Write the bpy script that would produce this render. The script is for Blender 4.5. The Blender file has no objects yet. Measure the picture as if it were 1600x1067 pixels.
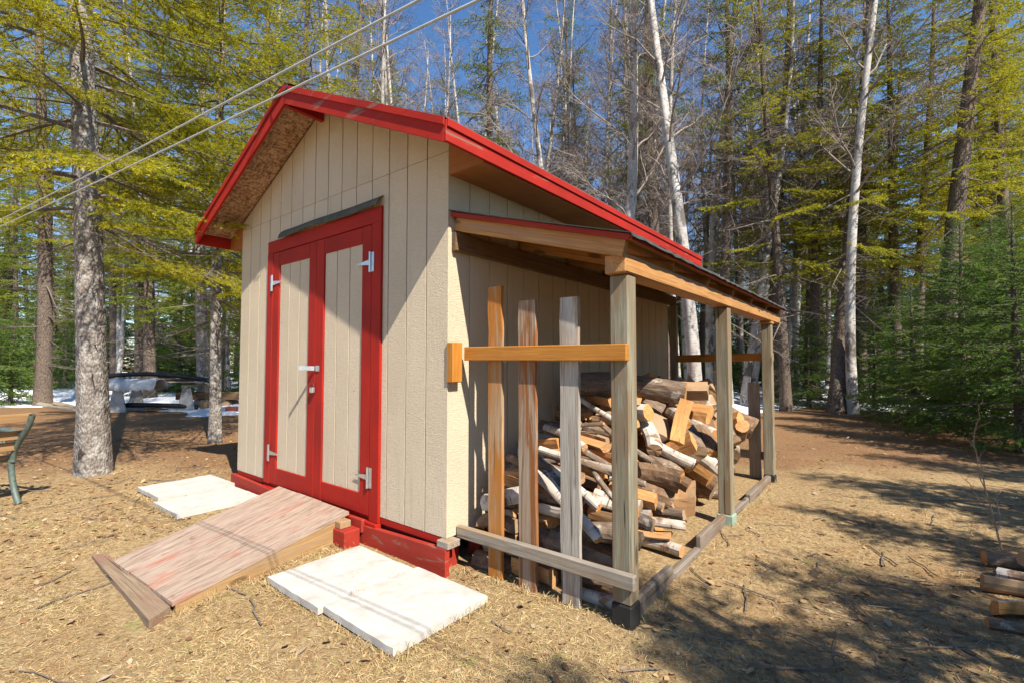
import bpy, math, random
import numpy as np
from mathutils import Vector, Matrix

# ------------------------------------------------------------------ camera, sky, sun, exposure
scene = bpy.context.scene
COL = scene.collection
CAM = np.array([2.194, -2.105, 1.094]); FPX = 747.0
YAW = math.radians(38.5); PITCH = math.atan(31.5 / FPX)
cam = bpy.data.cameras.new('camera'); cam.sensor_width = 36.0; cam.lens = 36.0 * FPX / 1600.0
cam.clip_start = 0.05; cam.clip_end = 600.0
camo = bpy.data.objects.new('camera', cam); COL.objects.link(camo)
camo.location = CAM; camo.rotation_euler = (math.pi / 2 + PITCH, 0, YAW)
scene.camera = camo

TO_SUN = Vector((0.98, -0.31, 1.06)).normalized()
world = bpy.data.worlds.new('World'); scene.world = world; world.use_nodes = True
wn = world.node_tree.nodes; wl = world.node_tree.links
bg = wn['Background']; sky = wn.new('ShaderNodeTexSky'); sky.sky_type = 'NISHITA'; sky.sun_disc = False
sky.sun_elevation = math.asin(TO_SUN.z); sky.sun_rotation = math.atan2(TO_SUN.x, TO_SUN.y)
sky.air_density = 1.0; sky.dust_density = 0.0; sky.ozone_density = 4.0; sky.altitude = 200
hsv = wn.new('ShaderNodeHueSaturation'); hsv.inputs['Saturation'].default_value = 1.12
wl.new(sky.outputs[0], hsv.inputs['Color']); wl.new(hsv.outputs[0], bg.inputs[0]); bg.inputs[1].default_value = 0.105
sun = bpy.data.lights.new('sun', 'SUN'); sun.energy = 5.0; sun.angle = math.radians(0.53); sun.color = (1.0, 0.93, 0.80)
suno = bpy.data.objects.new('sun', sun); COL.objects.link(suno)
suno.rotation_euler = (-TO_SUN).to_track_quat('-Z', 'Y').to_euler()
vs = scene.view_settings; vs.view_transform = 'Standard'; vs.look = 'None'; vs.gamma = 1.0
vs.use_curve_mapping = False; vs.exposure = 0.95
scene.cycles.max_bounces = 6; scene.cycles.diffuse_bounces = 4; scene.cycles.glossy_bounces = 2
scene.cycles.transmission_bounces = 4; scene.cycles.caustics_reflective = False; scene.cycles.caustics_refractive = False
scene.cycles.use_denoising = True; scene.cycles.sample_clamp_indirect = 6.0

RNG = np.random.default_rng(11)
FW = np.array([-math.sin(YAW), math.cos(YAW), 0.0]); RT = np.array([math.cos(YAW), math.sin(YAW), 0.0])
def spot(px, depth):
    """ground position at a photo column and a distance along the view axis"""
    p = CAM + FW * depth + RT * ((px - 800.0) / FPX * depth)
    return float(p[0]), float(p[1])

# ------------------------------------------------------------------ mesh helpers
def mk_mesh(name, V, faces, mats, smooth=False):
    """faces: list of (array (n,k), material index)"""
    me = bpy.data.meshes.new(name)
    V = np.asarray(V, dtype=np.float32)
    me.vertices.add(len(V)); me.vertices.foreach_set('co', V.ravel())
    loops = []; starts = []; mi = []; off = 0
    for F, m in faces:
        F = np.asarray(F, dtype=np.int32)
        if len(F) == 0: continue
        n, k = F.shape
        loops.append(F.ravel()); starts.append(off + np.arange(n, dtype=np.int32) * k); mi.append(np.full(n, m, np.int32)); off += n * k
    loops = np.concatenate(loops); starts = np.concatenate(starts); mi = np.concatenate(mi)
    me.loops.add(len(loops)); me.loops.foreach_set('vertex_index', loops)
    me.polygons.add(len(starts)); me.polygons.foreach_set('loop_start', starts)
    for m in mats: me.materials.append(m)
    me.polygons.foreach_set('material_index', mi)
    me.polygons.foreach_set('use_smooth', np.full(len(starts), smooth, dtype=bool))
    me.update(calc_edges=True)
    return me
def poly_mesh(name, V, F, mat, smooth=False):
    me = bpy.data.meshes.new(name); me.from_pydata([tuple(v) for v in V], [], [tuple(f) for f in F])
    for m in (mat if isinstance(mat, (list, tuple)) else [mat]): me.materials.append(m)
    if smooth:
        for p in me.polygons: p.use_smooth = True
    me.update(); return me
def link(name, me, parent=None, loc=(0, 0, 0), rot=None):
    o = bpy.data.objects.new(name, me); COL.objects.link(o)
    o.location = loc
    if rot is not None: o.rotation_euler = rot
    if parent is not None: o.parent = parent
    return o
def thing(name, label, cat, loc=(0, 0, 0), rz=0.0, group=None):
    o = link(name, None, None, loc, (0, 0, rz)); tag(o, label, cat, group); o.empty_display_size = 0.2
    return o
def tag(o, label, cat, group=None):
    o['label'] = label; o['category'] = cat; o['kind'] = 'thing'
    if group: o['group'] = group
    return o
def structure(o): o['kind'] = 'structure'; return o
def copy_tree(o, parent=None):
    c = o.copy(); COL.objects.link(c); c.parent = parent
    for ch in o.children: copy_tree(ch, c)
    return c

def chamfer_box(sx, sy, sz, b):
    hx, hy, hz = sx / 2, sy / 2, sz / 2; b = min(b, hx * .45, hy * .45, hz * .45)
    V = []; idx = {}
    for x in (-1, 1):
        for y in (-1, 1):
            for z in (-1, 1):
                c = (x, y, z)
                idx[c, 0] = len(V); V.append((x * hx, y * (hy - b), z * (hz - b)))
                idx[c, 1] = len(V); V.append((x * (hx - b), y * hy, z * (hz - b)))
                idx[c, 2] = len(V); V.append((x * (hx - b), y * (hy - b), z * hz))
    F = []
    for s in (-1, 1):
        q = [(s, -1, -1), (s, 1, -1), (s, 1, 1), (s, -1, 1)]; f = [idx[c, 0] for c in q]; F.append(f if s > 0 else f[::-1])
        q = [(-1, s, -1), (-1, s, 1), (1, s, 1), (1, s, -1)]; f = [idx[c, 1] for c in q]; F.append(f if s > 0 else f[::-1])
        q = [(-1, -1, s), (1, -1, s), (1, 1, s), (-1, 1, s)]; f = [idx[c, 2] for c in q]; F.append(f if s > 0 else f[::-1])
    for a in (-1, 1):
        for b2 in (-1, 1):
            F.append([idx[(a, b2, -1), 0], idx[(a, b2, 1), 0], idx[(a, b2, 1), 1], idx[(a, b2, -1), 1]][::a * b2 * -1 or 1])
            F.append([idx[(a, -1, b2), 0], idx[(a, 1, b2), 0], idx[(a, 1, b2), 2], idx[(a, -1, b2), 2]][::a * b2 or 1])
            F.append([idx[(-1, a, b2), 1], idx[(1, a, b2), 1], idx[(1, a, b2), 2], idx[(-1, a, b2), 2]][::-a * b2 or 1])
    for c in [(x, y, z) for x in (-1, 1) for y in (-1, 1) for z in (-1, 1)]:
        f = [idx[c, 0], idx[c, 1], idx[c, 2]]; F.append(f if c[0] * c[1] * c[2] > 0 else f[::-1])
    return V, F
_bx = {}
def box_mesh(sx, sy, sz, mat, b=0.003):
    k = (round(sx, 4), round(sy, 4), round(sz, 4), mat.name, b)
    if k not in _bx:
        V, F = chamfer_box(sx, sy, sz, b); _bx[k] = poly_mesh('board', V, F, mat)
    return _bx[k]
def box(name, x0, x1, y0, y1, z0, z1, mat, parent=None, b=0.003, along='x'):
    """axis aligned board; its local X runs along its grain"""
    c = ((x0 + x1) / 2, (y0 + y1) / 2, (z0 + z1) / 2); d = (abs(x1 - x0), abs(y1 - y0), abs(z1 - z0))
    if along == 'x': return link(name, box_mesh(d[0], d[1], d[2], mat, b), parent, c)
    if along == 'y': return link(name, box_mesh(d[1], d[0], d[2], mat, b), parent, c, (0, 0, math.pi / 2))
    return link(name, box_mesh(d[2], d[1], d[0], mat, b), parent, c, (0, -math.pi / 2, 0))
def beam(name, p0, p1, w, h, mat, parent=None, up=(0, 0, 1), b=0.003):
    """board from p0 to p1; w across, h along up"""
    p0 = Vector(p0); p1 = Vector(p1); x = (p1 - p0); L = x.length; x.normalize()
    y = Vector(up).cross(x).normalized(); z = x.cross(y)
    o = link(name, box_mesh(L, w, h, mat, b), parent)
    o.matrix_basis = Matrix((( x.x, y.x, z.x, (p0.x + p1.x) / 2), (x.y, y.y, z.y, (p0.y + p1.y) / 2), (x.z, y.z, z.z, (p0.z + p1.z) / 2), (0, 0, 0, 1)))
    return o
def prism(name, top, bottom, mat, parent=None):
    """hexahedron from 4 top and 4 bottom corners, origin at its centre"""
    P = np.array(list(top) + list(bottom), float); c = P.mean(0); P -= c
    # long axis -> local x by rotation about z
    e = P[1] - P[0]; e2 = P[3] - P[0]; a = e if np.linalg.norm(e) > np.linalg.norm(e2) else e2
    an = math.atan2(a[1], a[0]); R = np.array([[math.cos(an), math.sin(an), 0], [-math.sin(an), math.cos(an), 0], [0, 0, 1]])
    P = P @ R.T
    F = [(0, 1, 2, 3), (7, 6, 5, 4), (0, 4, 5, 1), (1, 5, 6, 2), (2, 6, 7, 3), (3, 7, 4, 0)]
    me = poly_mesh('board', P, F, mat)
    bm_fix(me)
    return link(name, me, parent, tuple(c), (0, 0, an))
import bmesh
def bm_fix(me):
    bm = bmesh.new(); bm.from_mesh(me); bmesh.ops.recalc_face_normals(bm, faces=bm.faces); bm.to_mesh(me); bm.free(); me.update()
def extrude_poly(name, pts2, axis, a0, a1, mat, parent=None):
    """polygon in the plane normal to axis ('x' or 'y') extruded a0..a1"""
    n = len(pts2); V = []
    for a in (a0, a1):
        for u, v in pts2: V.append((u, a, v) if axis == 'y' else (a, u, v))
    c = np.mean(V, axis=0); V = [tuple(np.array(v) - c) for v in V]
    F = [tuple(range(n)), tuple(range(2 * n - 1, n - 1, -1))] + [(i, (i + 1) % n, n + (i + 1) % n, n + i) for i in range(n)]
    me = poly_mesh('panel', V, F, mat); bm_fix(me)
    return link(name, me, parent, tuple(c))

def tube_arrays(P, R, sides, cap=True):
    P = np.asarray(P, float); R = np.asarray(R, float); n = len(P)
    T = np.gradient(P, axis=0); T /= np.linalg.norm(T, axis=1)[:, None] + 1e-9
    ref = np.array([0, 0, 1.0]) if abs(T[0][2]) < .9 else np.array([1.0, 0, 0])
    A = np.cross(T, ref); A /= np.linalg.norm(A, axis=1)[:, None] + 1e-9
    B = np.cross(T, A)
    th = np.arange(sides) / sides * 2 * math.pi
    R2 = R if R.ndim == 2 else np.repeat(R[:, None], sides, 1)
    V = P[:, None, :] + (A[:, None, :] * np.cos(th)[None, :, None] + B[:, None, :] * np.sin(th)[None, :, None]) * R2[:, :, None]
    V = V.reshape(-1, 3)
    i = np.arange(n - 1)[:, None] * sides; j = np.arange(sides)[None, :]; j2 = (j + 1) % sides
    F = np.stack([i + j, i + j2, i + sides + j2, i + sides + j], -1).reshape(-1, 4)
    return V, F
class Acc:
    def __init__(s): s.V = []; s.F = {}; s.n = 0
    def add(s, V, F, m=0):
        s.V.append(np.asarray(V, np.float32)); s.F.setdefault((np.asarray(F).shape[1], m), []).append(np.asarray(F) + s.n); s.n += len(V)
    def arrays(s): return np.concatenate(s.V), [(np.concatenate(v), k[1]) for k, v in s.F.items()]
    def mesh(s, name, mats, smooth=False):
        V, F = s.arrays(); return mk_mesh(name, V, F, mats, smooth)
def rope_obj(name, pts, r, mat, parent=None, sides=8):
    V, F = tube_arrays(pts, np.full(len(pts), r), sides)
    return link(name, mk_mesh(name, V, [(F, 0)], [mat], True), parent)

# ------------------------------------------------------------------ material helpers
class NT:
    def __init__(s, name):
        s.m = bpy.data.materials.new(name); s.m.use_nodes = True; s.t = s.m.node_tree; s.n = s.t.nodes
        s.b = s.n['Principled BSDF']; s.b.inputs['Specular IOR Level'].default_value = 0.3
    def new(s, ty, **kw):
        n = s.n.new('ShaderNode' + ty)
        for k, v in kw.items(): setattr(n, k, v)
        return n
    def put(s, sock, v):
        if hasattr(v, 'is_linked') or hasattr(v, 'links'): s.t.links.new(v, sock)
        elif isinstance(v, (tuple, list)) and len(v) == 3 and sock.type == 'RGBA': sock.default_value = (*v, 1)
        else: sock.default_value = v
    def math(s, op, a, b=0.0, clamp=False):
        n = s.new('Math', operation=op, use_clamp=clamp); s.put(n.inputs[0], a); s.put(n.inputs[1], b); return n.outputs[0]
    def vmath(s, op, a, b):
        n = s.new('VectorMath', operation=op); s.put(n.inputs[0], a); s.put(n.inputs[1], b); return n.outputs[0]
    def mapping(s, v, scale, rot=(0, 0, 0)):
        n = s.new('Mapping'); s.put(n.inputs['Vector'], v); n.inputs['Scale'].default_value = scale; n.inputs['Rotation'].default_value = rot; return n.outputs[0]
    def noise(s, v, scale, detail=4.0, rough=.55, dist=0.0):
        n = s.new('TexNoise'); s.put(n.inputs['Vector'], v); n.inputs['Scale'].default_value = scale
        n.inputs['Detail'].default_value = detail; n.inputs['Roughness'].default_value = rough; n.inputs['Distortion'].default_value = dist
        return n.outputs['Fac']
    def voronoi(s, v, scale, feature='F1', out='Distance', rnd=1.0):
        n = s.new('TexVoronoi', feature=feature); s.put(n.inputs['Vector'], v); n.inputs['Scale'].default_value = scale; n.inputs['Randomness'].default_value = rnd
        return n.outputs[out]
    def ramp(s, f, stops, interp='LINEAR'):
        n = s.new('ValToRGB'); s.put(n.inputs[0], f); e = n.color_ramp.elements; n.color_ramp.interpolation = interp
        while len(e) < len(stops): e.new(0.5)
        for el, (p, c) in zip(e, stops):
            el.position = p; el.color = (*c, 1) if isinstance(c, tuple) else (c, c, c, 1)
        return n.outputs[0]
    def mix(s, f, a, b, mode='MIX'):
        n = s.new('Mix', data_type='RGBA', blend_type=mode); s.put(n.inputs[0], f); s.put(n.inputs[6], a); s.put(n.inputs[7], b); return n.outputs[2]
    def step(s, f, lo, hi):
        n = s.new('MapRange', interpolation_type='SMOOTHSTEP'); s.put(n.inputs[0], f); n.inputs[1].default_value = lo; n.inputs[2].default_value = hi; return n.outputs[0]
    def coords(s, rand=True):
        v = s.new('TexCoord').outputs['Object']
        if rand:
            r = s.new('ObjectInfo').outputs['Random']; c = s.new('CombineXYZ')
            s.put(c.inputs[0], s.math('MULTIPLY', r, 37.0)); s.put(c.inputs[1], s.math('MULTIPLY', r, 53.0)); s.put(c.inputs[2], s.math('MULTIPLY', r, 71.0))
            v = s.vmath('ADD', v, c.outputs[0])
        return v
    def worldpos(s): return s.new('NewGeometry').outputs['Position']
    def finish(s, color, rough=.7, bump=None, strength=.5, dist=.005, metal=0.0, spec=None):
        s.put(s.b.inputs['Base Color'], color); s.put(s.b.inputs['Roughness'], rough); s.b.inputs['Metallic'].default_value = metal
        if spec is not None: s.b.inputs['Specular IOR Level'].default_value = spec
        if bump is not None:
            n = s.new('Bump'); s.put(n.inputs['Height'], bump); n.inputs['Strength'].default_value = strength; n.inputs['Distance'].default_value = dist
            s.t.links.new(n.outputs[0], s.b.inputs['Normal'])
        return s.m

def wood(name, base, dark, stain=None, stain_amt=.5, crack=.5, rough=.75, knots=True, grain=1.0):
    t = NT(name); v = t.coords()
    g = t.noise(t.mapping(v, (2.6, 95, 95)), 1.0 * grain, 6, .7, .8)
    col = t.ramp(g, [(.3, dark), (.62, base)])
    blotch = t.noise(t.mapping(v, (1.3, 13, 13)), 1.0, 5, .65, .6)
    if stain is not None: col = t.mix(t.step(blotch, .62 - stain_amt * .35, .74 - stain_amt * .3), col, stain)
    col = t.mix(t.math('MULTIPLY', t.step(t.noise(v, 3.0, 3), .45, .75), .35), col, dark)
    h = g
    if knots:
        kv = t.voronoi(t.mapping(v, (2.1, 7.5, 7.5)), 1.0)
        k = t.step(kv, .16, .07); col = t.mix(t.math('MULTIPLY', k, .75), col, tuple(c * .3 for c in dark))
    cr = t.noise(t.mapping(v, (1.3, 62, 62)), 1.0, 3, .6, .3)
    ck = t.step(cr, .38, .33)
    if crack > 0:
        col = t.mix(t.math('MULTIPLY', ck, crack), col, tuple(c * .25 for c in dark)); h = t.math('SUBTRACT', g, t.math('MULTIPLY', ck, crack))
    return t.finish(col, rough, h, .5, .004)
def painted(name, paint, wear, wear_amt, under=None, rough=.5):
    t = NT(name); v = t.coords()
    n1 = t.noise(t.mapping(v, (2.5, 14, 14)), 1.0, 6, .65, .8); n2 = t.noise(v, 2.3, 4)
    col = t.mix(t.step(n2, .3, .8), paint, tuple(c * .68 for c in paint))
    col = t.mix(t.math('MULTIPLY', t.step(t.noise(t.mapping(v, (3, 40, 40)), 1, 4), .45, .7), .3), col, tuple(c * .55 for c in paint))
    w = t.step(n1, 1.0 - wear_amt, 1.12 - wear_amt)
    col = t.mix(w, col, wear)
    g = t.noise(t.mapping(v, (2, 45, 45)), 1.0, 4)
    return t.finish(col, t.ramp(w, [(0, rough), (1, .85)]), t.math('SUBTRACT', g, t.math('MULTIPLY', w, .6)), .35, .003)

M = {}
def siding():
    t = NT('cream_siding'); v = t.coords()
    rel = t.noise(t.mapping(v, (42, 42, 150)), 1.0, 3, .6, 1.2)
    rel2 = t.noise(t.mapping(v, (95, 95, 18)), 1.0, 3, .6)
    c = t.ramp(t.noise(v, 1.6, 5, .6), [(.3, (.55, .455, .33)), (.7, (.62, .52, .385))])
    c = t.mix(t.math('MULTIPLY', t.step(rel, .5, .25), .22), c, (.40, .31, .20))
    streak = t.noise(t.mapping(v, (14, 14, .7)), 1.0, 5, .6); c = t.mix(t.math('MULTIPLY', t.step(streak, .56, .78), .4), c, (.36, .29, .2))
    spots = t.step(t.voronoi(v, 5.0), .045, .02); c = t.mix(t.math('MULTIPLY', spots, .7), c, (.16, .10, .06))
    return t.finish(c, .72, t.math('ADD', rel, t.math('MULTIPLY', rel2, .5)), .85, .008)
M['siding'] = siding()
def plain(name, col, rough=.7, var=.2, scale=6.0, metal=0.0, bump=.3, spec=None):
    t = NT(name); v = t.coords(); n = t.noise(v, scale, 5, .6)
    c = t.ramp(n, [(.3, tuple(x * (1 - var) for x in col)), (.7, tuple(min(1, x * (1 + var)) for x in col))])
    return t.finish(c, rough, t.noise(v, scale * 6, 4), bump, .004, metal, spec)
M['groove'] = plain('siding_groove_backing', (.13, .10, .07), .85)
M['red'] = painted('red_paint', (.37, .012, .004), (.22, .07, .035), .34, rough=.7)
M['red_fascia'] = painted('sun_worn_red_fascia_paint', (.37, .014, .005), (.21, .13, .10), .40, rough=.75)
M['red_worn'] = painted('worn_red_paint', (.34, .030, .017), (.27, .13, .08), .42, rough=.75)
M['brown'] = painted('brown_soffit_paint', (.36, .135, .035), (.20, .08, .03), .3, rough=.7)
M['dark_wood'] = wood('aged_brown_lumber', (.20, .12, .06), (.08, .045, .025))
M['amber'] = wood('amber_stained_pine', (.50, .215, .035), (.32, .11, .015), None, crack=.15, rough=.5)
M['amber2'] = wood('honey_stained_timber', (.50, .26, .09), (.30, .125, .035), (.36, .20, .10), .35, crack=.4, rough=.6)
M['rafter'] = wood('stained_rafter', (.40, .19, .055), (.20, .085, .025), (.14, .08, .04), .3, crack=.3)
M['greypost'] = wood('green_grey_treated_post', (.30, .275, .20), (.13, .115, .078), (.21, .15, .09), .5, crack=.9, rough=.8)
M['grey'] = wood('silver_grey_weathered_board', (.34, .295, .245), (.16, .13, .10), (.30, .20, .11), .3, crack=.6, rough=.85)
M['toe'] = wood('weathered_toe_board', (.30, .22, .15), (.15, .10, .065), (.24, .13, .09), .4, crack=.8, rough=.9)
M['old_grey'] = wood('dark_weathered_timber', (.24, .20, .165), (.11, .085, .07), (.17, .11, .07), .4, crack=.8, rough=.9)
M['slat_orange'] = wood('half_stained_slat', (.44, .31, .19), (.27, .15, .07), (.40, .15, .025), .62, crack=.5)
M['slat_mix'] = wood('bark_stained_slat', (.40, .31, .23), (.22, .14, .09), (.24, .085, .02), .6, crack=.5)
M['slat_white'] = wood('whitish_weathered_slat', (.46, .42, .365), (.21, .175, .145), (.30, .20, .12), .35, crack=.8)
M['ply_edge'] = wood('new_lumber', (.40, .26, .125), (.26, .15, .065), (.30, .21, .13), .4, crack=.4)
def ramp_mat():
    t = NT('faded_pink_ramp_board'); v = t.coords()
    g = t.noise(t.mapping(v, (2.0, 38, 38)), 1.0, 6, .65, .5)
    c = t.ramp(g, [(.28, (.17, .115, .085)), (.5, (.34, .25, .195)), (.75, (.43, .345, .28))])
    p = t.noise(t.mapping(v, (2.6, 8, 8)), 1.0, 7, .7, .4)
    c = t.mix(t.math('MULTIPLY', t.step(p, .53, .68), .6), c, (.42, .12, .08))
    c = t.mix(t.math('MULTIPLY', t.step(t.noise(t.mapping(v, (1, 60, 60)), 1, 4), .38, .3), .7), c, (.14, .07, .05))
    c = t.mix(t.step(t.noise(v, 7, 4), .66, .75), c, (.20, .11, .07))
    return t.finish(c, .85, g, .5, .004)
M['ramp'] = ramp_mat()
def slab_mat():
    t = NT('white_concrete_slab'); v = t.coords()
    c = t.ramp(t.noise(v, 7, 7, .65), [(.25, (.36, .335, .30)), (.5, (.47, .45, .42)), (.8, (.54, .525, .50))])
    c = t.mix(t.math('MULTIPLY', t.step(t.noise(v, 3.5, 6, .7), .56, .72), .6), c, (.36, .30, .23))
    c = t.mix(t.step(t.noise(v, 38, 3), .72, .76), c, (.26, .20, .14))
    return t.finish(c, .85, t.noise(v, 60, 5), .3, .003)
M['slab'] = slab_mat()
def osb_mat():
    t = NT('strand_board'); v = t.coords()
    d = t.new('TexVoronoi'); t.put(d.inputs['Vector'], t.mapping(v, (26, 75, 50), (0, .3, .5))); d.inputs['Scale'].default_value = 1
    bw = t.new('SeparateColor'); t.put(bw.inputs[0], d.outputs['Color'])
    d2 = t.new('TexVoronoi'); t.put(d2.inputs['Vector'], t.mapping(v, (70, 24, 50), (0, -.2, .9))); d2.inputs['Scale'].default_value = 1
    bw2 = t.new('SeparateColor'); t.put(bw2.inputs[0], d2.outputs['Color'])
    f = t.math('MULTIPLY', t.math('ADD', bw.outputs[0], bw2.outputs[1]), .5)
    c = t.ramp(f, [(.15, (.16, .085, .05)), (.5, (.34, .20, .12)), (.85, (.50, .34, .22))])
    c = t.mix(t.math('MULTIPLY', t.step(t.noise(v, 2, 3), .5, .8), .5), c, (.14, .09, .06))
    return t.finish(c, .8, f, .25, .003)
M['osb'] = osb_mat()
M['zinc'] = plain('galvanised_steel', (.62, .63, .64), .38, .15, 25, .9, .1)
M['steel_dark'] = plain('dark_iron', (.05, .05, .05), .5, .2, 20, .6, .2)
M['felt'] = plain('black_roofing_felt', (.05, .05, .045), .85, .4, 14, 0, .5)
M['tar'] = plain('grey_tar_paper', (.085, .08, .06), .7, .35, 12, 0, .4)
M['shingle'] = plain('grey_asphalt_shingle', (.12, .115, .11), .9, .35, 60, 0, .6)
M['foot_green'] = plain('pale_green_post_base', (.25, .33, .265), .6, .1)
M['foot_black'] = plain('black_post_base', (.02, .02, .02), .7, .2)
M['black_pipe'] = plain('black_plastic_pipe', (.018, .018, .02), .4, .2, 8, 0, .05)
M['rope'] = plain('grey_plastic_coated_line', (.42, .45, .46), .55, .15, 40, 0, .1)
M['brick'] = plain('red_brick', (.38, .10, .07), .85, .25, 18)
M['tarp'] = plain('dull_white_tarp', (.42, .42, .42), .6, .2, 5)
M['trestle'] = plain('weathered_grey_plywood', (.40, .37, .34), .85, .3, 7)
M['iron_green'] = plain('verdigris_painted_iron', (.10, .13, .115), .55, .35, 30, .2, .4)
M['bench_wood'] = wood('varnished_bench_slat', (.38, .235, .11), (.22, .12, .05), None, crack=.3)

def bark_spruce(name, base, dark, lichen, amt):
    t = NT(name); v = t.coords()
    d = t.voronoi(t.mapping(v, (48, 48, 26)), 1.0, 'F1'); n = t.noise(t.mapping(v, (34, 34, 14)), 1.0, 7, .72)
    c = t.ramp(n, [(.3, dark), (.65, base)])
    c = t.mix(t.math('MULTIPLY', t.step(d, .45, .8), .6), c, tuple(x * .45 for x in dark))
    c = t.mix(t.math('MULTIPLY', t.step(t.noise(v, 11, 8, .78), .62 - amt * .25, .74 - amt * .2), .75), c, lichen)
    c = t.mix(t.step(t.noise(t.mapping(v, (6, 6, 5)), 1.0, 2), .70, .74), c, tuple(x * .4 for x in dark))
    return t.finish(c, .9, t.math('SUBTRACT', n, d), .9, .016)
M['bark_grey'] = bark_spruce('lichen_grey_spruce_bark', (.285, .25, .225), (.13, .105, .09), (.42, .40, .375), .6)
M['bark_spruce'] = bark_spruce('spruce_bark', (.215, .165, .13), (.09, .065, .05), (.33, .29, .25), .25)
def bark_birch():
    t = NT('white_birch_bark'); v = t.coords()
    c = t.ramp(t.noise(t.mapping(v, (4, 4, 2)), 1.0, 5), [(.3, (.30, .265, .24)), (.6, (.52, .49, .46))])
    l = t.noise(t.mapping(v, (9, 9, 75)), 1.0, 3, .6); c = t.mix(t.step(l, .60, .66), c, (.10, .08, .075))
    p = t.noise(t.mapping(v, (3.0, 3.0, 1.9)), 1.0, 5, .65, .4); c = t.mix(t.math('MULTIPLY', t.step(p, .52, .62), .9), c, (.085, .07, .06)); c = t.mix(t.math('MULTIPLY', t.step(t.noise(v, 14, 5, .7), .5, .7), .5), c, (.20, .175, .155))
    return t.finish(c, .8, t.math('SUBTRACT', l, p), .6, .010)
M['bark_birch'] = bark_birch()
def foliage(name, c1, c2, c3, trans=.3):
    t = NT(name); r = t.new('NewGeometry').outputs['Random Per Island']; w = t.worldpos()
    n = t.noise(w, .9, 3); c = t.ramp(r, [(.1, c1), (.5, c2), (.9, c3)])
    c = t.mix(t.math('MULTIPLY', t.step(n, .4, .7), .75), c, c1)
    t.put(t.b.inputs['Base Color'], c); t.b.inputs['Roughness'].default_value = .5; t.b.inputs['Specular IOR Level'].default_value = .35
    tr = t.new('BsdfTranslucent'); t.put(tr.inputs[0], c); mx = t.new('MixShader'); mx.inputs[0].default_value = trans
    t.t.links.new(t.b.outputs[0], mx.inputs[1]); t.t.links.new(tr.outputs[0], mx.inputs[2]); t.t.links.new(mx.outputs[0], t.n['Material Output'].inputs[0])
    return t.m
M['needle_yellow'] = foliage('yellow_green_spruce_needles', (.26, .28, .012), (.42, .39, .014), (.54, .45, .022), .45)
M['needle'] = foliage('spruce_needles', (.13, .20, .016), (.24, .29, .02), (.35, .35, .025), .42)
M['needle_fir'] = foliage('fir_needles', (.075, .155, .022), (.14, .24, .03), (.22, .31, .04), .42)
M['twig'] = plain('grey_dead_twigs', (.16, .13, .11), .9, .3, 8)
M['twig_birch'] = plain('grey_birch_twigs', (.24, .195, .17), .85, .3, 6)
def litter_mat(name, stops, scale=.8):
    t = NT(name); r = t.new('NewGeometry').outputs['Random Per Island']; w = t.worldpos()
    c = t.ramp(r, stops); c = t.mix(t.math('MULTIPLY', t.step(t.noise(w, scale, 4), .4, .65), .5), c, stops[0][1])
    return t.finish(c, .85)
M['straw'] = litter_mat('dry_straw_grass', [(.05, (.25, .15, .07)), (.45, (.49, .345, .165)), (.8, (.64, .50, .275)), (.97, (.28, .30, .085))])
M['leaf'] = litter_mat('fallen_brown_leaves', [(.1, (.16, .085, .045)), (.4, (.30, .175, .085)), (.75, (.44, .29, .145)), (.95, (.42, .33, .23))])
M['needle_litter'] = litter_mat('fallen_rust_needles', [(.1, (.19, .09, .04)), (.5, (.32, .17, .075)), (.9, (.44, .28, .14))])
M['snow'] = plain('old_snow', (.78, .80, .84), .6, .06, 3, 0, .4)
def bark_log(name, base, dark, flake):
    t = NT(name); v = t.coords(); n = t.noise(t.mapping(v, (9, 28, 28)), 1.0, 6, .7, .3)
    c = t.ramp(n, [(.3, dark), (.6, base)]); c = t.mix(t.step(t.noise(v, 9, 5, .7), .57, .66), c, flake)
    return t.finish(c, .9, n, .8, .010)
M['log_grey'] = bark_log('grey_log_bark', (.23, .165, .12), (.08, .05, .036), (.38, .34, .29))
M['log_brown'] = bark_log('brown_log_bark', (.26, .16, .095), (.10, .055, .035), (.35, .25, .16))
def log_birch():
    t = NT('birch_log_bark'); v = t.coords(); c = t.ramp(t.noise(v, 6, 5), [(.3, (.30, .24, .20)), (.6, (.55, .49, .43))])
    c = t.mix(t.step(t.noise(t.mapping(v, (70, 8, 8)), 1, 3), .6, .66), c, (.12, .085, .07)); c = t.mix(t.step(t.noise(v, 5, 5), .56, .64), c, (.22, .13, .08))
    return t.finish(c, .8, t.noise(v, 20, 4), .4, .006)
M['log_birch'] = log_birch()
def cut_wood(name, a, b, d):
    t = NT(name); v = t.coords(False); g = t.new('ObjectInfo').outputs['Random']
    s = t.new('SeparateXYZ'); t.put(s.inputs[0], v)
    rr = t.math('SQRT', t.math('ADD', t.math('POWER', s.outputs[1], 2.0), t.math('POWER', s.outputs[2], 2.0)))
    ring = t.math('SINE', t.math('MULTIPLY', t.math('ADD', rr, t.math('MULTIPLY', t.noise(v, 14, 3), .012)), 900.0))
    gr = t.noise(t.mapping(v, (4, 60, 60)), 1.0, 5, .6)
    c = t.ramp(gr, [(.3, a), (.65, b)]); c = t.mix(t.math('MULTIPLY', t.math('ADD', t.math('MULTIPLY', ring, .5), .5), .25), c, a)
    c = t.mix(t.step(t.math('ADD', g, t.math('MULTIPLY', t.noise(v, 8, 4), .5)), .72, 1.1), c, d)
    c = t.mix(t.math('MULTIPLY', t.step(t.noise(t.mapping(v, (2, 70, 70)), 1.0, 3), .40, .34), .6), c, tuple(x * .4 for x in a))
    return t.finish(c, .8, gr, .5, .005)
M['cut'] = cut_wood('split_wood_face', (.40, .175, .055), (.60, .32, .125), (.33, .225, .14))

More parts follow.
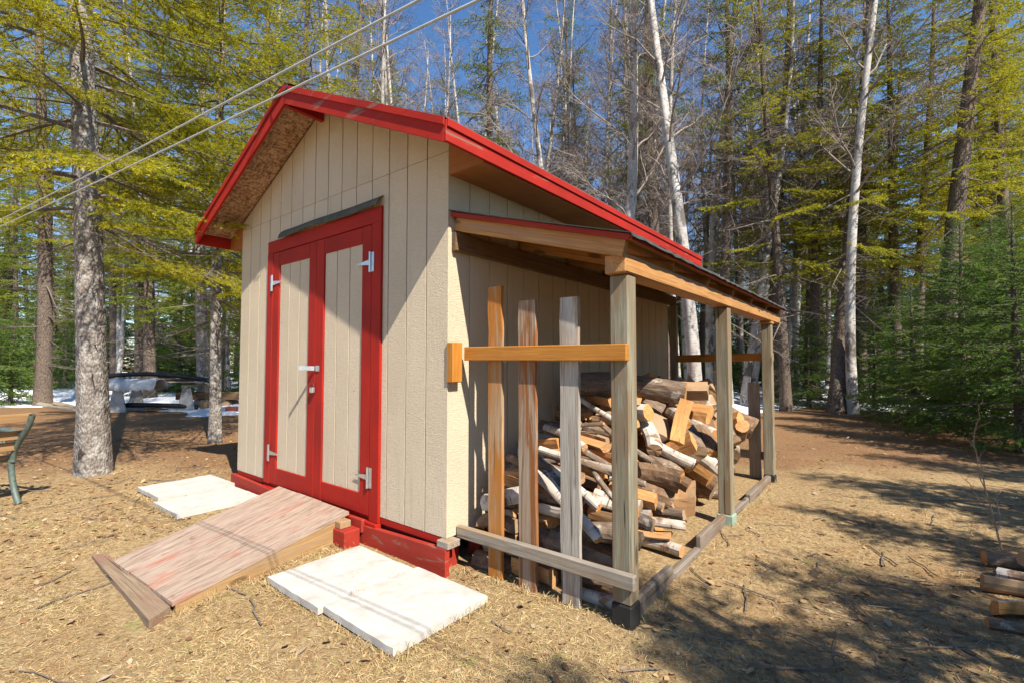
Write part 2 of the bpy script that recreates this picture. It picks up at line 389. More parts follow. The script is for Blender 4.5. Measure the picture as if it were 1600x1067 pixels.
# ------------------------------------------------------------------ ground
def wob(x, y, s, seed):
    r = np.random.default_rng(seed); out = 0
    for k in range(6):
        a = r.uniform(0, 6.28); f = s * r.uniform(.6, 1.8); out = out + np.sin((x * math.cos(a) + y * math.sin(a)) * f + r.uniform(0, 6.28)) / 6
    return out
def gz(x, y):
    x = np.asarray(x, float); y = np.asarray(y, float)
    t = np.clip((-.4 - x) / 2.6, 0, 1); t = t * t * (3 - 2 * t)
    base = -.205 + .055 * t
    inside = np.clip(np.minimum.reduce([x + 3.6, 1.6 - x, y + 1.5, 5 - y]) / .8, 0, 1)
    near = np.hypot(x - 0, y - 1)
    return base + wob(x, y, 5.0, 3) * .022 * (1 - inside * .75) + wob(x, y, 1.3, 4) * .05 * (1 - inside) + wob(x, y, .35, 5) * .30 * np.clip((near - 9) / 10, 0, 1) + wob(x, y, 22, 8) * .006
def gzf(x, y): return float(gz(x, y))
def ground_mat():
    t = NT('dry_lawn_and_needle_floor'); w = t.worldpos()
    s = t.new('SeparateXYZ'); t.put(s.inputs[0], w)
    lawn = t.ramp(t.noise(w, 30, 6, .7), [(.28, (.14, .085, .04)), (.5, (.35, .24, .12)), (.75, (.52, .40, .225))])
    lawn = t.mix(t.math('MULTIPLY', t.step(t.noise(w, 3.0, 5, .65), .5, .7), .6), lawn, (.33, .185, .075))
    lawn = t.mix(t.math('MULTIPLY', t.step(t.noise(w, 4.5, 4), .62, .72), .55), lawn, (.24, .26, .07))
    duff = t.ramp(t.noise(w, 40, 6, .7), [(.28, (.095, .05, .024)), (.5, (.23, .125, .058)), (.78, (.37, .23, .12))])
    # duff towards the wood (behind the shed and left of it)
    d = t.math('ADD', t.math('MULTIPLY', s.outputs[0], -.30), t.math('MULTIPLY', s.outputs[1], .34))
    f = t.step(t.math('ADD', d, t.math('MULTIPLY', t.math('SUBTRACT', t.noise(w, 1.1, 4), .5), 1.6)), .8, 1.5)
    c = t.mix(f, lawn, duff)
    return t.finish(c, .95, t.noise(w, 55, 6, .7), .9, .02)
M['ground'] = ground_mat()
u = np.linspace(-1, 1, 300); k = 5.2
gx = np.sinh(u * k) / math.sinh(k) * 150 + 0.2; gy = np.sinh(u * k) / math.sinh(k) * 150 + 0.3
GX, GY = np.meshgrid(gx, gy, indexing='ij'); n = len(u)
GV = np.stack([GX, GY, gz(GX, GY)], -1).reshape(-1, 3)
ii = (np.arange(n - 1)[:, None] * n + np.arange(n - 1)[None, :]).ravel()
GF = np.stack([ii, ii + n, ii + n + 1, ii + 1], -1)
structure(link('ground', mk_mesh('ground', GV, [(GF, 0)], [M['ground']], True)))
# old snow lying between the trees: a sheet that rises above the ground in patches
sx = np.linspace(-60, 40, 220); sy = np.linspace(-30, 70, 220); SX, SY = np.meshgrid(sx, sy, indexing='ij')
dcam = np.hypot(SX - CAM[0], SY - CAM[1]); depth = (SX - CAM[0]) * FW[0] + (SY - CAM[1]) * FW[1]
hs = wob(SX, SY, 1.1, 21) * .22 + wob(SX, SY, 3.1, 22) * .07 + np.clip((depth - 12.2) / 2.2, -3, 1) * .19
SV = np.stack([SX, SY, gz(SX, SY) + np.clip(hs, -.2, .22)], -1).reshape(-1, 3); n = len(sx)
ii = (np.arange(n - 1)[:, None] * n + np.arange(n - 1)[None, :]).ravel(); SF = np.stack([ii, ii + n, ii + n + 1, ii + 1], -1)
hk = hs.reshape(-1); SF = SF[(hk[SF] > -.03).any(1)]
structure(link('snow', mk_mesh('snow', SV, [(SF, 0)], [M['snow']], True)))

# ------------------------------------------------------------------ shed
SW, SD, EZ = 3.05, 3.80, 2.30         # width, depth, soffit height
RX, RZ, OV, EX = -1.525, 3.28, .31, .30  # ridge, front overhang, eave overhang
SL = (RZ - 2.43) / (SW / 2 + EX)
def roof_z(x): return RZ - SL * abs(x - RX)
shed = thing('shed', 'cream board-sided garden shed with red trim and red double door', 'shed', (0, 0, 0))
G8 = SW / 15
fw_ = extrude_poly('front_wall', [(-SW + .01, .004), (-.01, .004), (-.01, roof_z(0) - .09), (RX, RZ - .09), (-SW + .01, roof_z(0) - .09)], 'y', .014, .09, M['groove'], shed)
DX0, DX1, DZ = -2.43, -.67, 2.22
rs = random.Random(5)
def siding_board(parent, poly, axis, a0, a1):
    n = len(poly); o = extrude_poly('siding_board', poly, axis, a0, a1, M['siding'], None)
    o.parent = parent; o.location = Vector(o.location) - Vector(parent.location); return o
SEAM = 2.444
for i in range(15):
    xa = -SW + i * G8 + (.005 if i else 0); xb = -SW + (i + 1) * G8 - (.005 if i < 14 else 0)
    def piece(x0, x1, z0, zt):
        if zt is None:
            pts = [(x0, z0), (x1, z0), (x1, roof_z(x1) - .05)]
            if x0 < RX < x1: pts.append((RX, RZ - .05))
            pts.append((x0, roof_z(x0) - .05)); siding_board(fw_, pts, 'y', 0 + rs.uniform(0, .0015), .013)
        else: siding_board(fw_, [(x0, z0), (x1, z0), (x1, zt), (x0, zt)], 'y', 0, .013)
    piece(xa, xb, SEAM + .002, None)
    lo = 0.0
    if xb > DX0 and xa < DX1:
        if xa < DX0: piece(xa, DX0 + .02, lo, SEAM - .002); piece(DX0 + .02, xb, DZ - .03, SEAM - .002)
        elif xb > DX1: piece(DX1 - .02, xb, lo, SEAM - .002); piece(xa, DX1 - .02, DZ - .03, SEAM - .002)
        else: piece(xa, xb, DZ - .03, SEAM - .002)
    else: piece(xa, xb, lo, SEAM - .002)
def side_wall(name, x_out, sgn):
    w = box(name, x_out - sgn * .09, x_out - sgn * .014, .092, SD - .014, .004, EZ + .1, M['groove'], shed)
    nb = 19; g = (SD - .0) / nb
    for i in range(nb):
        ya = i * g + (.005 if i else .0135); yb = (i + 1) * g - .005
        V = box('siding_board', x_out - sgn * .013, x_out, ya, yb, 0, EZ + .06, M['siding'], None, .001, 'x'); V.parent = w; V.location = Vector(V.location) - w.location
    return w
side_wall('side_wall', 0.0, 1); side_wall('side_wall', -SW, -1)
bw = extrude_poly('back_wall', [(-SW + .01, .004), (-.01, .004), (-.01, roof_z(0) - .09), (RX, RZ - .09), (-SW + .01, roof_z(0) - .09)], 'y', SD - .08, SD - .012, M['groove'], shed)
for i in range(15):
    xa = -SW + i * G8 + .004; xb = -SW + (i + 1) * G8 - .004
    pts = [(xa, 0), (xb, 0), (xb, roof_z(xb) - .05)] + ([(RX, RZ - .05)] if xa < RX < xb else []) + [(xa, roof_z(xa) - .05)]
    siding_board(bw, pts, 'y', SD - .011, SD + .002)
box('shed_floor', -SW + .02, -.02, .02, SD - .02, -.05, .0035, M['dark_wood'], shed)
for y0 in (.03, 1.8, SD - .2): box('skid', -SW + .05, -.04, y0, y0 + .12, -.22, -.052, M['red_worn'], shed)
# skirt boards in front
prism('skirt_board', [(-.84, -.055, -.075), (.045, -.055, -.045), (.045, -.017, -.045), (-.84, -.017, -.075)], [(-.84, -.055, -.235), (.045, -.055, -.235), (.045, -.017, -.235), (-.84, -.017, -.235)], M['red_worn'], shed)
prism('skirt_board', [(-3.06, -.055, -.03), (-2.1, -.055, -.06), (-2.1, -.017, -.06), (-3.06, -.017, -.03)], [(-3.06, -.055, -.19), (-2.1, -.055, -.19), (-2.1, -.017, -.19), (-3.06, -.017, -.19)], M['red_worn'], shed)
box('floor_edge', -SW + .005, -.005, .002, .028, -.05, -.002, M['red'], shed)
box('corner_shim', -.04, .06, -.045, .06, -.045, -.003, M['grey'], shed)
for y in (.3, 2.9): box('skid', -.10, .0, y, y + .5, -.22, -.053, M['red_worn'], shed, along='y')

# roof
YF, YB = -OV, SD + .31
ang = math.atan(SL); run = SW / 2 + EX
for s in (-1, 1):
    e = RX + s * run
    deck = extrude_poly('roof_slope', [(RX, RZ), (e, roof_z(e)), (e, roof_z(e) - .02), (RX, RZ - .02)], 'y', YF, YB, M['osb'], shed)
    # shingle courses with their lapped steps
    acc = Acc(); nC = 13
    for c in range(nC):
        f0 = c / nC; f1 = (c + 1) / nC + .025
        a = (RX + s * run * (1 - f0) + s * .025 * (c == 0), ); x0 = RX + s * (run + .02) * (1 - f0); x1 = RX + s * (run + .02) * max(0, 1 - f1)
        z0 = RZ - SL * abs(x0 - RX) + .004 + .009; z1 = RZ - SL * abs(x1 - RX) + .004
        ys = np.arange(YF - .015, YB + .02, .33); ys = np.append(ys, YB + .015)
        for y0, y1 in zip(ys[:-1], ys[1:]):
            j = rs.uniform(-.004, .004); y1 -= .004
            acc.add([(x0 + j, y0, z0), (x0 + j, y1, z0), (x1, y1, z1), (x1, y0, z1), (x0 + j, y0, z0 - .008), (x0 + j, y1, z0 - .008), (x1, y1, z1 - .003), (x1, y0, z1 - .003)],
                    [(0, 1, 2, 3), (7, 6, 5, 4), (0, 4, 5, 1), (1, 5, 6, 2), (3, 7, 4, 0)])
    sh = link('shingles', acc.mesh('shingles', [M['shingle']]), deck); sh['kind'] = 'stuff'
    sh.location = -Vector(deck.location)
    bm_fix(sh.data)
    # OSB under the front overhang
    extrude_poly('rake_soffit', [(RX, RZ - .022), (e - s * .02, roof_z(e - s * .02) - .022), (e - s * .02, roof_z(e - s * .02) - .034), (RX, RZ - .034)], 'y', YF + .02, -.001, M['osb'], shed)
    extrude_poly('rake_soffit', [(RX, RZ - .022), (e - s * .02, roof_z(e - s * .02) - .022), (e - s * .02, roof_z(e - s * .02) - .034), (RX, RZ - .034)], 'y', SD + .004, YB - .02, M['osb'], shed)
    # rake fascia: two lapped boards, the outer one thin
    D = .135
    for (y0, y1) in ((YF - .020, YF + .0), (YB, YB + .020)):
        extrude_poly('fascia_board', [(RX, RZ - .003), (e + s * .001, roof_z(e) - .003), (e + s * .001, roof_z(e) - D), (RX, RZ - D - .01)], 'y', y0, y1, M['red_fascia'], shed)
        yy = (y0 - .012, y0 - .001) if y0 < 0 else (y1 + .001, y1 + .012)
        extrude_poly('drip_edge', [(RX, RZ + .004), (e + s * .012, roof_z(e) - .002), (e + s * .012, roof_z(e) - .045), (RX, RZ - .045)], 'y', yy[0], yy[1], M['red_fascia'], shed)
    # eave fascia
    box('fascia_board', min(e + s * .002, e + s * .022), max(e + s * .002, e + s * .022), YF - .018, YB + .018, roof_z(e) - D, roof_z(e) - .012, M['red_fascia'], shed, along='y')
    box('drip_edge', min(e + s * .023, e + s * .033), max(e + s * .023, e + s * .033), YF - .015, YB + .015, roof_z(e) - .055, roof_z(e) - .008, M['red_fascia'], shed, along='y')
    # boxed eave: flat soffit and the triangular return at both ends
    w = 0 if s > 0 else -SW
    box('eave_soffit', min(w + s * .001, e), max(w + s * .001, e), .012, SD - .012, EZ - .012, EZ, M['brown'], shed, along='y')
    for y0 in (.0, SD - .012):
        extrude_poly('eave_return', [(w + s * .002, EZ - .012), (e, EZ - .012), (e, roof_z(e) - .036), (w + s * .002, roof_z(w) - .036)], 'y', y0 + .0005, y0 + .0115, M['brown'], shed)
box('ridge_board', RX - .02, RX + .02, YF + .002, .012, RZ - .165, RZ - .04, M['red'], shed, along='y')
acc = Acc()
for s in (-1, 1):
    ys = np.arange(YF - .02, YB, .3)
    for y0 in ys:
        acc.add([(RX, y0, RZ + .026), (RX, min(y0 + .31, YB + .02), RZ + .026), (RX + s * .15, min(y0 + .31, YB + .02), RZ + .022 - SL * .15), (RX + s * .15, y0, RZ + .022 - SL * .15)], [(0, 1, 2, 3)])
sh = link('ridge_cap', acc.mesh('ridge_cap', [M['shingle']]), shed); sh['kind'] = 'stuff'
# black wire loop tied at the ridge
pts = [(RX - .03 + .11 * math.cos(a), YF - .04 + .02 * math.sin(a), RZ - .05 + .06 * math.sin(a)) for a in np.linspace(0, 6.28, 20)]
rope_obj('wire_loop', pts, .005, M['steel_dark'], shed)
rope_obj('wire_loop', [(RX - .02, YF - .04, RZ - .02), (RX - .1, YF - .1, RZ + .05), (RX - .16, YF - .15, RZ + .055), (RX - .2, YF - .2, RZ + .09)], .006, M['steel_dark'], shed)

# door frame and leaves
F_ = .11; yo = -.022
frame = link('door_frame', box_mesh(DX1 - DX0, .02, F_ + .005, M['red'], .003), shed, ((DX0 + DX1) / 2, yo + .011, DZ - F_ / 2))
def on(parent, o): o.parent = parent; o.location = Vector(o.location) - parent.location; return o
on(frame, box('jamb', DX0, DX0 + F_, yo, yo + .022, -.02, DZ - F_ - .003, M['red'], None, .003, 'z'))
on(frame, box('jamb', DX1 - F_, DX1, yo, yo + .022, -.045, DZ - F_ - .003, M['red'], None, .003, 'z'))
on(frame, box('threshold', DX0 - .01, DX1 + .0, yo - .02, yo + .03, -.085, -.047, M['red'], None, .003))
LX0, LX1 = DX0 + F_ + .006, DX1 - F_ - .006; LM = (LX0 + LX1) / 2; ZT, ZB = DZ - F_ - .008, -.012
def leaf(x0, x1, hx):
    d = link('door', box_mesh(x1 - x0, .03, ZT - ZB, M['groove'], .003), shed, ((x0 + x1) / 2, .018, (ZT + ZB) / 2))
    st = .115
    ps = np.linspace(x0 + st, x1 - st, 4)
    for a, b in zip(ps[:-1], ps[1:]): on(d, box('panel', a + .005, b - .005, -.008, .001, ZB + .145, ZT - .125, M['siding'], None, .001, 'x'))
    on(d, box('stile', x0, x0 + st, -.020, -.0005, ZB, ZT, M['red'], None, .003, 'z')); on(d, box('stile', x1 - st, x1, -.020, -.0005, ZB, ZT, M['red'], None, .003, 'z'))
    on(d, box('rail', x0 + st + .001, x1 - st - .001, -.019, -.0005, ZT - .125, ZT - .001, M['red'], None, .003)); on(d, box('rail', x0 + st + .001, x1 - st - .001, -.019, -.0005, ZB + .001, ZB + .145, M['red'], None, .003))
    s = 1 if hx > 0 else -1
    xe = x1 if s > 0 else x0
    for z in (1.822, .262):
        y1 = yo - .001; y0 = y1 - .004
        V = [(xe - s * .012, z - .02), (xe - s * .16, z - .006), (xe - s * .165, z), (xe - s * .16, z + .006), (xe - s * .012, z + .02)]
        on(d, extrude_poly('hinge', V, 'y', y0, y1, M['zinc'], None))
        on(d, extrude_poly('hinge', [(xe + s * .008, z - .072), (xe + s * .040, z - .072), (xe + s * .040, z + .072), (xe + s * .008, z + .072)], 'y', y0, y1, M['zinc'], None))
        V, F = tube_arrays([(xe - s * .002, y0 - .004, z - .075), (xe - s * .002, y0 - .004, z + .075)], np.array([.009, .009]), 10)
        on(d, link('hinge_pin', mk_mesh('hinge_pin', V, [(F, 0)], [M['zinc']], True)))
    return d
dl = leaf(LX0, LM - .002, -1); dr = leaf(LM + .002, LX1, 1)
# hasp standing open, staple, padlock
hz_ = 1.04
on(dr, extrude_poly('hasp', [(LM + .02, hz_ - .022), (LM + .075, hz_ - .022), (LM + .075, hz_ + .022), (LM + .02, hz_ + .022)], 'y', -.027, -.022, M['zinc'], None))
hs_o = beam('hasp', (LM + .012, -.03, hz_), (LM - .045, -.135, hz_ + .004), .004, .036, M['zinc'], None); on(dr, hs_o)
on(dr, box('padlock', LM - .03, LM + .022, -.05, -.024, hz_ - .20, hz_ - .155, M['zinc'], None, .006))
V, F = tube_arrays([(LM - .02, -.037, hz_ - .16), (LM - .02, -.037, hz_ - .13), (LM - .004, -.037, hz_ - .115), (LM + .012, -.037, hz_ - .13), (LM + .012, -.037, hz_ - .16)], np.full(5, .004), 8)
on(dr, link('shackle', mk_mesh('shackle', V, [(F, 0)], [M['steel_dark']], True)))
# drooping tar paper drip over the door
acc = Acc(); xs = np.linspace(DX0 + .26, DX1 - .0, 30); rr = np.random.default_rng(2)
rows = []
for x in xs:
    d = .03 + .008 * math.sin((x + 2) * 5) + rr.uniform(-.004, .004); lift = .006 * math.sin(x * 7)
    rows.append([(x, -.001, DZ + .075 + lift * .3), (x, -.02 - d * .3, DZ + .055 + lift), (x, -.03 - d * .6, DZ + .03 + lift), (x + rr.uniform(-.004, .004), -.035 - d * .75, DZ - .005 + lift)])
P = np.array(rows); nr = len(xs)
ii = np.array([[i * 4 + j, i * 4 + 4 + j, i * 4 + 5 + j, i * 4 + 1 + j] for i in range(nr - 1) for j in range(3)])
fl = link('flashing', mk_mesh('flashing', P.reshape(-1, 3), [(ii, 0)], [M['tar']], False), shed)
md = fl.modifiers.new('thickness', 'SOLIDIFY'); md.thickness = .004

# ------------------------------------------------------------------ ramp and its blocks
ramp = thing('ramp', 'weathered wooden ramp with faded red paint leading up to the shed door', 'ramp', (-1.5, -.7, -.2))
A0, A1 = np.array([-2.09, -.035, -.005]), np.array([-.965, -.06, -.005]); B0, B1 = np.array([-1.665, -1.275, -.148]), np.array([-.752, -1.222, -.148])
def rp(u_, v_): return (A0 * (1 - u_) + A1 * u_) * (1 - v_) + (B0 * (1 - u_) + B1 * u_) * v_
for a, b, dz_ in ((0, .30, 0), (.312, .655, .004), (.661, 1.0, .001)):
    T = [rp(a, 0), rp(b, 0), rp(b, 1), rp(a, 1)]; T = [t_ + np.array([0, 0, dz_]) for t_ in T]; on(ramp, prism('ramp_board', T, [t_ - np.array([0, 0, .022]) for t_ in T], M['ramp']))
for u_ in (.012, .5, .962):
    T = [rp(u_, .03), rp(u_ + .035, .03), rp(u_ + .035, .985), rp(u_, .985)]; T = [t_ - np.array([0, 0, .0235]) for t_ in T]
    Bt = [np.array([t_[0], t_[1], -.235]) for t_ in T]; on(ramp, prism('stringer', T, Bt, M['ply_edge']))
T = [np.array([-1.885, -1.262, -.158]), np.array([-.745, -1.232, -.162]), np.array([-.685, -1.338, -.166]), np.array([-1.915, -1.330, -.160])]
on(ramp, prism('toe_board', T, [t_ - np.array([0, 0, .045]) for t_ in T], M['toe']))
tag(box('timber_block', -.955, -.80, -.20, -.075, -.225, -.085, M['red_worn'], None, .005), 'short red painted timber block beside the ramp top', 'block')
tag(box('timber_block', -.953, -.875, -.185, -.10, -.084, -.035, M['ply_edge'], None, .004), 'small bare wood offcut on top of the red block by the ramp', 'block')
tag(box('timber_block', -.945, -.79, -.072, -.044, -.12, -.03, M['red_worn'], None, .004), 'flat red painted offcut between ramp and door threshold', 'block')

# ------------------------------------------------------------------ paving slabs
def slab(x0, x1, y0, y1, z, rz, label, seed):
    nx, ny = 12, 12; r = np.random.default_rng(seed); xs = np.linspace(-.5, .5, nx); V = []; sx_, sy_ = x1 - x0, y1 - y0
    top = np.array([[(x * sx_, y * sy_, .02 + r.normal(0, .0012)) for y in xs] for x in xs]).reshape(-1, 3)
    edge = [i for i in range(nx * ny) if i // ny in (0, nx - 1) or i % ny in (0, ny - 1)]
    for e_ in edge: top[e_, :2] *= 1 + r.normal(0, .003); top[e_, 2] -= .004
    bot = top.copy(); bot[:, 2] = -.02
    q = np.array([[i * ny + j, i * ny + ny + j, i * ny + ny + j + 1, i * ny + j + 1] for i in range(nx - 1) for j in range(ny - 1)])
    per = [i * ny for i in range(nx)] + [(nx - 1) * ny + j for j in range(1, ny)] + [i * ny + ny - 1 for i in range(nx - 2, -1, -1)] + [j for j in range(ny - 2, 0, -1)]
    side = np.array([[per[i], per[(i + 1) % len(per)], per[(i + 1) % len(per)] + nx * ny, per[i] + nx * ny] for i in range(len(per))])
    me = mk_mesh('paving_slab', np.vstack([top, bot]), [(np.vstack([q, side[:, ::-1]]), 0)], [M['slab']]); bm_fix(me)
    o = link('paving_slab', me, None, ((x0 + x1) / 2, (y0 + y1) / 2, z), (0, 0, rz)); return tag(o, label, 'paving slab', 'white paving slabs by the shed front')
slab(-.70, -.135, -.765, -.150, -.178, -.01, 'white concrete slab on the grass right next to the ramp', 1)
slab(-.125, .455, -.745, -.130, -.176, -.015, 'white concrete slab nearest the wood shelter, below the shed corner', 2)
slab(-3.54, -2.96, -.70, -.06, -.125, .02, 'white concrete slab left of the ramp, nearer the big grey tree', 3)
slab(-2.87, -2.30, -.75, -.09, -.135, .02, 'white concrete slab left of the ramp, touching its edge', 4)

# ------------------------------------------------------------------ lean-to wood shelter
lt = thing('wood_shelter', 'open lean-to wood shelter with posts, slats and sloping roof beside the shed', 'wood shelter', (.6, 2, -.2))
PX0, PX1 = 1.065, 1.165
def L(o): return on(lt, o)
posts = []
for y0, zb, top in ((.12, -.10, 1.535), (1.98, -.12, 1.535), (3.72, -.13, 1.505)):
    p = L(box('post', PX0, PX1, y0, y0 + .1, zb, top - .002, M['greypost'], None, .006, 'z')); posts.append(p)
L(box('post_foot', PX0 - .005, PX1 + .005, .115, .225, -.26, -.102, M['foot_black'], None, .008))
L(box('post_foot', PX0 - .012, PX1 + .012, 1.968, 2.092, -.25, -.122, M['foot_green'], None, .006))
L(box('post_foot', PX0 - .005, PX1 + .005, 3.715, 3.825, -.27, -.132, M['foot_black'], None, .006))
L(box('shim', PX0 - .01, PX1 + .01, 3.70, 3.84, 1.506, 1.533, M['amber2'], None, .003))
L(box('beam', PX0 - .005, PX1 + .012, .075, 4.22, 1.536, 1.632, M['amber2'], None, .006, 'y'))
# rafters and decking
RW, RE = 2.035, 1.688; XE = 1.225
def rz_(x): return RW + (RE - RW) * x / XE
for i, y in enumerate(np.linspace(.07, 4.12, 7)):
    a = .012; o = beam('rafter', (a, y, rz_(a) - .052), (XE - .045, y, rz_(XE - .045) - .052), .038, .085, M['amber2'] if i == 0 else M['rafter'], None); L(o)
for j in range(8):
    xa = .004 + j * (XE - .004) / 8; xb = .004 + (j + 1) * (XE - .004) / 8 - .004
    T = [(xa, .03, rz_(xa) + .012), (xb, .03, rz_(xb) + .012), (xb, 4.19, rz_(xb) + .012), (xa, 4.19, rz_(xa) + .012)]
    L(prism('roof_board', [np.array(t_) for t_ in T], [np.array(t_) - np.array([0, 0, .019]) for t_ in T], M['rafter']))
# roll roofing with a ragged drip edge
ys = np.linspace(.0, 4.23, 60); rr = np.random.default_rng(6); acc = Acc(); rows = []
for y in ys:
    dz = rr.uniform(-.004, .004)
    rows.append([(.003, y, rz_(0) + .022), (.4, y, rz_(.4) + .018), (.8, y, rz_(.8) + .018), (XE + .012, y, rz_(XE) + .016 + dz), (XE + .022 + rr.uniform(-.004, .004), y, rz_(XE) - .004 + dz)])
P = np.array(rows); ii = np.array([[i * 5 + j, i * 5 + 5 + j, i * 5 + 6 + j, i * 5 + 1 + j] for i in range(len(ys) - 1) for j in range(4)])
rf = link('roofing', mk_mesh('roofing', P.reshape(-1, 3), [(ii, 0)], [M['felt']]), None); L(rf); md = rf.modifiers.new('thickness', 'SOLIDIFY'); md.thickness = .005
L(beam('drip_edge', (.006, .022, rz_(0) + .002), (XE, .022, rz_(XE) + .002), .010, .028, M['red_worn'], None))
L(beam('drip_edge', (XE + .006, .02, RE + .0), (XE + .006, 4.2, RE + .0), .010, .026, M['red_worn'], None))
L(box('ledger', .002, .040, .03, 4.0, 1.80, 1.92, M['dark_wood'], None, .004, 'y'))
# front screen
L(box('corner_block', .002, .060, -.012, .075, .965, 1.215, M['amber'], None, .005, 'z'))
L(beam('rail', (.066, .098, 1.145), (1.172, .098, 1.140), .038, .085, M['amber'], None, b=.004))
L(beam('rail', (.006, .097, .025), (1.20, .097, .030), .038, .075, M['grey'], None, b=.006))
def slat(x0, x1, z0, z1, mat, lean=0.0, seed=0):
    r = np.random.default_rng(seed); nz = 14; zs = np.linspace(z0, z1, nz); V = []
    for z in zs:
        a = r.normal(0, .0022); b = r.normal(0, .0022); f = (z - z0) / (z1 - z0) * lean
        V += [(z - (z0 + z1) / 2, x0 + a + f, -.012), (z - (z0 + z1) / 2, x1 + b + f, -.012), (z - (z0 + z1) / 2, x1 + b + f, .012), (z - (z0 + z1) / 2, x0 + a + f, .012)]
    F = [(0, 1, 2, 3), tuple(4 * (nz - 1) + i for i in (3, 2, 1, 0))]
    for i in range(nz - 1):
        for j in range(4): F.append((4 * i + j, 4 * i + 4 + j, 4 * i + 4 + (j + 1) % 4, 4 * i + (j + 1) % 4))
    V = [(v[0], v[1] - (x0 + x1) / 2, v[2]) for v in V]
    me = poly_mesh('slat', V, F, mat); bm_fix(me); return me
def put_slat(x0, x1, y, z0, z1, mat, lean, seed, turn=False):
    o = link('slat', slat(x0, x1, z0, z1, mat, lean, seed)); 
    M3 = Matrix(((0, 1, 0), (0, 0, -1), (1, 0, 0)))       # local x->z, y->x, z->-y
    M4 = M3.to_4x4(); M4.translation = ((x0 + x1) / 2, y, (z0 + z1) / 2); o.matrix_basis = M4; return L(o)
put_slat(.240, .345, .132, -.20, 1.555, M['slat_orange'], -.004, 1)
put_slat(.475, .597, .132, -.20, 1.45, M['slat_mix'], -.004, 2)
put_slat(.765, .880, .132, -.20, 1.445, M['slat_white'], -.006, 3)
# far end screen
L(beam('rail', (.03, 3.86, 1.13), (1.16, 3.86, 1.15), .038, .09, M['amber'], None)); L(beam('rail', (.03, 3.86, .05), (1.16, 3.86, .05), .038, .09, M['grey'], None))
for i, (xa, xb, zt) in enumerate(((.28, .39, .85), (.60, .72, .95), (.90, 1.02, .86))): put_slat(xa, xb, 3.826, -.2, zt, M['grey'] if i != 1 else M['dark_wood'], 0, 10 + i)
L(box('post', .004, .09, 3.83, 3.90, -.2, 1.80, M['grey'], None, .005, 'z'))
# ground timbers that hold the pile
for y0, y1, z in ((.26, .78, -.155), (.80, 1.30, -.17), (1.33, 1.96, -.13), (2.10, 2.75, -.15), (2.77, 3.70, -.12)): L(box('edging_timber', 1.085 + rs.uniform(-.012, .012), 1.135 + rs.uniform(-.01, .01), y0, y1, z - .14, z + .015 + rs.uniform(-.03, .02), M['old_grey'], None, .012, 'y'))

# ------------------------------------------------------------------ firewood
def log_mesh(kind, Lg, r, bark, seed):
    rg = np.random.default_rng(seed); ns = 14; nl = 7
    if kind == 'round':
        th = np.arange(ns) / ns * 2 * math.pi; prof = r * (1 + .07 * np.sin(2 * th + rg.uniform(0, 6)) + .05 * np.sin(3 * th + rg.uniform(0, 6)) + rg.normal(0, .02, ns))
        P2 = np.stack([np.cos(th) * prof, np.sin(th) * prof], 1); barkf = np.ones(ns, bool)
    else:
        span = math.radians(rg.uniform(75, 170)); na = 9; th = np.linspace(-span / 2, span / 2, na)
        R = r * 1.5; arc = np.stack([np.cos(th) * R, np.sin(th) * R], 1) * (1 + rg.normal(0, .02, (na, 1)))
        mids = [np.array([rg.uniform(.30, .5) * R * math.cos(span / 2), R * .5 * math.sin(span / 2)]), np.array([rg.uniform(-.08, .05) * R, rg.uniform(-.06, .06) * R]), np.array([rg.uniform(.30, .5) * R * math.cos(span / 2), -R * .5 * math.sin(span / 2)])]
        P2 = np.vstack([arc, mids]); ns = len(P2); barkf = np.zeros(ns, bool); barkf[:na - 1] = True
        P2 = P2 - P2.mean(0) * .8
    xs = np.linspace(-Lg / 2, Lg / 2, nl); V = []
    bend = rg.normal(0, .012, 2); tap = rg.uniform(-.08, .08)
    for i, x in enumerate(xs):
        s = 1 + tap * x / Lg; q = P2 * s * (1 + rg.normal(0, .018, (ns, 1))); off = bend * math.cos(x / Lg * 3.0)
        for a, b in q: V.append((x + rg.normal(0, .003) * (i in (0, nl - 1)), a + off[0], b + off[1]))
    FB = []; FC = []
    for i in range(nl - 1):
        for j in range(ns):
            (FB if barkf[j] else FC).append((i * ns + j, i * ns + (j + 1) % ns, (i + 1) * ns + (j + 1) % ns, (i + 1) * ns + j))
    c0 = len(V); V.append((-Lg / 2 - .002, 0, 0)); V.append((Lg / 2 + .002, 0, 0))
    if kind != 'round':
        V[c0] = tuple(np.mean(V[:ns], 0)); V[c0 + 1] = tuple(np.mean(V[(nl - 1) * ns:nl * ns], 0))
    tri = []
    for j in range(ns): tri.append((c0, (j + 1) % ns, j)); tri.append((c0 + 1, (nl - 1) * ns + j, (nl - 1) * ns + (j + 1) % ns))
    faces = [(np.array(FB), 0), (np.array(tri), 1)] + ([(np.array(FC), 1)] if FC else [])
    me = mk_mesh('firewood_log', np.array(V), faces, [bark, M['cut']]); bm_fix(me)
    return me
KINDS = {
    'grey': [log_mesh('round', .44, .055, M['log_grey'], 100 + i) for i in range(5)],
    'birch': [log_mesh('round', .44, .055, M['log_birch'], 120 + i) for i in range(4)],
    'split': [log_mesh('split', .42, .062, M['log_brown'], 140 + i) for i in range(6)],
    'splitb': [log_mesh('split', .42, .062, M['log_birch'], 160 + i) for i in range(4)],
}
LOGLAB = {'grey': ('round grey-barked log in the firewood pile under the lean-to', 'round grey firewood logs'), 'birch': ('round white birch log in the firewood pile under the lean-to', 'round birch firewood logs'),
          'split': ('split wedge of brown-barked firewood in the pile under the lean-to', 'split brown firewood'), 'splitb': ('split wedge of birch-barked firewood in the pile under the lean-to', 'split birch firewood')}
HX = np.arange(-.0, 1.10, .02); HY = np.arange(.16, 3.80, .02)
HM = np.full((len(HX), len(HY)), -.20)
